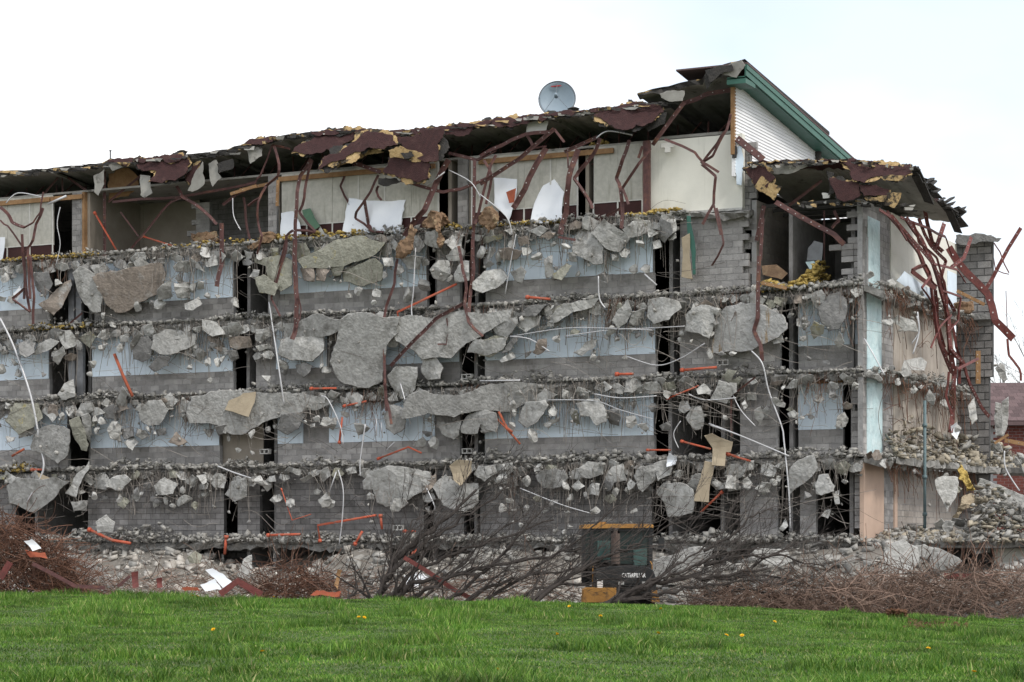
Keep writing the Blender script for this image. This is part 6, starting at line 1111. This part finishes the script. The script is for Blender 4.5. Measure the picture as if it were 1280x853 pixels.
base = np.stack([X, Y, Z], -1); A = np.stack([px_, py_, 0 * px_], -1); mid = base + np.stack([dx * le * .35, dy * le * .35, hgt * .6], -1); tip = base + np.stack([dx * le, dy * le, hgt], -1)
V = np.stack([base - A, base + A, mid + A * .7, mid - A * .7, tip], 1).reshape(-1, 3); i5 = np.arange(n) * 5
nr = Y < 31; fr_ = ~nr; j5 = i5[nr]; k5 = i5[fr_]
FQ = np.concatenate([np.stack([j5, j5 + 1, j5 + 2], -1), np.stack([j5, j5 + 2, j5 + 3], -1), np.stack([j5 + 3, j5 + 2, j5 + 4], -1), np.stack([k5, k5 + 1, k5 + 4], -1)])
used = np.zeros(n * 5, bool); used[FQ.ravel()] = True; rm_ = np.cumsum(used) - 1; V = V[used]; FQ = rm_[FQ]
gm = bpy.data.materials.new('grass'); gm.use_nodes = True; t = gm.node_tree; b = t.nodes['Principled BSDF']; g = N(t, 'ShaderNodeNewGeometry'); r1 = N(t, 'ShaderNodeValToRGB')
for q, (pos_, c_) in enumerate([(0, (.047, .125, .017)), (.5, (.095, .2, .025)), (.9, (.175, .29, .046)), (1, (.38, .35, .16))]):
    e = r1.color_ramp.elements[q] if q < 2 else r1.color_ramp.elements.new(pos_); e.position = pos_; e.color = (*c_, 1)
n2 = N(t, 'ShaderNodeTexNoise'); n2.inputs['Scale'].default_value = .9; n2.inputs['Detail'].default_value = 4; t.links.new(g.outputs['Position'], n2.inputs[0]); mr = N(t, 'ShaderNodeMapRange'); mr.inputs[1].default_value = .3; mr.inputs[2].default_value = .7; mr.inputs[3].default_value = .45; mr.inputs[4].default_value = 1.4
hs = N(t, 'ShaderNodeHueSaturation'); t.links.new(n2.outputs[0], mr.inputs[0]); t.links.new(mr.outputs[0], hs.inputs['Value']); t.links.new(g.outputs['Random Per Island'], r1.inputs[0]); t.links.new(r1.outputs[0], hs.inputs['Color']); t.links.new(hs.outputs[0], b.inputs['Base Color']); b.inputs['Roughness'].default_value = .55; b.inputs['Specular IOR Level'].default_value = .25
tl = N(t, 'ShaderNodeBsdfTranslucent'); ms = N(t, 'ShaderNodeMixShader'); ms.inputs[0].default_value = .3; t.links.new(hs.outputs[0], tl.inputs[0]); t.links.new(b.outputs[0], ms.inputs[1]); t.links.new(tl.outputs[0], ms.inputs[2]); t.links.new(ms.outputs[0], t.nodes['Material Output'].inputs[0])
MT['grass'] = gm
mk('grass', (V, FQ, None), 'grass', None, 'bright green uneven lawn grass in the foreground', 'grass', kind='stuff')
# bare earth with clods near the crest at the right
_q = np.arange(15, 54, .04)
def lawn_hit(px, py):
    k = (px - CX) / FPX; g_ = ground_z(k * _q, _q); h = np.nonzero(CZ - (py - HY) / FPX * _q <= g_)[0]; i = h[0] if len(h) else len(_q) - 1; return Vector((k * _q[i], _q[i], g_[i]))
pos = []; ss = []
for _ in range(420): q = lawn_hit(U(1128, 1208), U(776, 786)); pos.append((q.x, q.y, q.z + U(0, .04))); ss.append(U(.02, .07))
mk('bare_earth', rocks(pos, ss), 'mud', None, 'patch of bare reddish brown earth in the grass at the right', 'earth', kind='stuff')
q = lawn_hit(1120, 774); pos = [(q.x + U(-.22, .22), q.y + U(-.2, .2), q.z + U(0, .2)) for _ in range(120)]; mk('earth_clod', rocks(pos, [U(.03, .08) for _ in pos]), 'mud', None, 'dark clod of earth at the grass crest', 'earth', kind='stuff')
# dandelions
DN = T('Q5', [(768, 476), (790, 478), (1095, 481), (852, 622), (1048, 716)]) + T('Q6', [(240, 570), (218, 568), (1185, 562), (1010, 640), (775, 797), (1060, 520)]) + T('Q7', [(1067, 803), (1145, 805), (740, 660), (440, 700), (728, 793), (225, 800)]) + [(1217, 851), (968, 783), (1160, 819)]
DN.sort(); fm = None
for i, (x, y) in enumerate(DN):
    q = lawn_hit(x, y + 3); e = empty('dandelion', q, f'yellow dandelion flower in the grass, {ordw(i + 1)} from the left', 'flower', 'dandelions in the grass')
    if fm is None:
        m = MB()
        for k in range(3):
            for j in range(12): a = 6.2832 * j / 12 + k * .3; R0 = .04 - k * .011; d = Vector((math.cos(a), math.sin(a), .25 + k * .4)); s_ = Vector((-d.y, d.x, 0)) * .008; m.add([s_ * .5, d * R0 * .6 + s_, d * R0, d * R0 * .6 - s_, -s_ * .5], [(0, 1, 2, 3, 4)])
        fm = bpy.data.meshes.new('flower_head'); fm.from_pydata(m.v, [], m.f); fm.materials.append(MT['petal']); m = MB(); m.tube([(0, 0, -.02), (.005, 0, .12)], .004, 4); sm = bpy.data.meshes.new('stem'); sm.from_pydata(m.v, [], m.f); sm.materials.append(MT['stem'])
    h = bpy.data.objects.new('flower_head', fm); link(h, e); h.location = (.005, 0, .12); h.rotation_euler = (U(.2, .7), U(-.3, .3), U(0, 6)); h = bpy.data.objects.new('stem', sm); link(h, e)
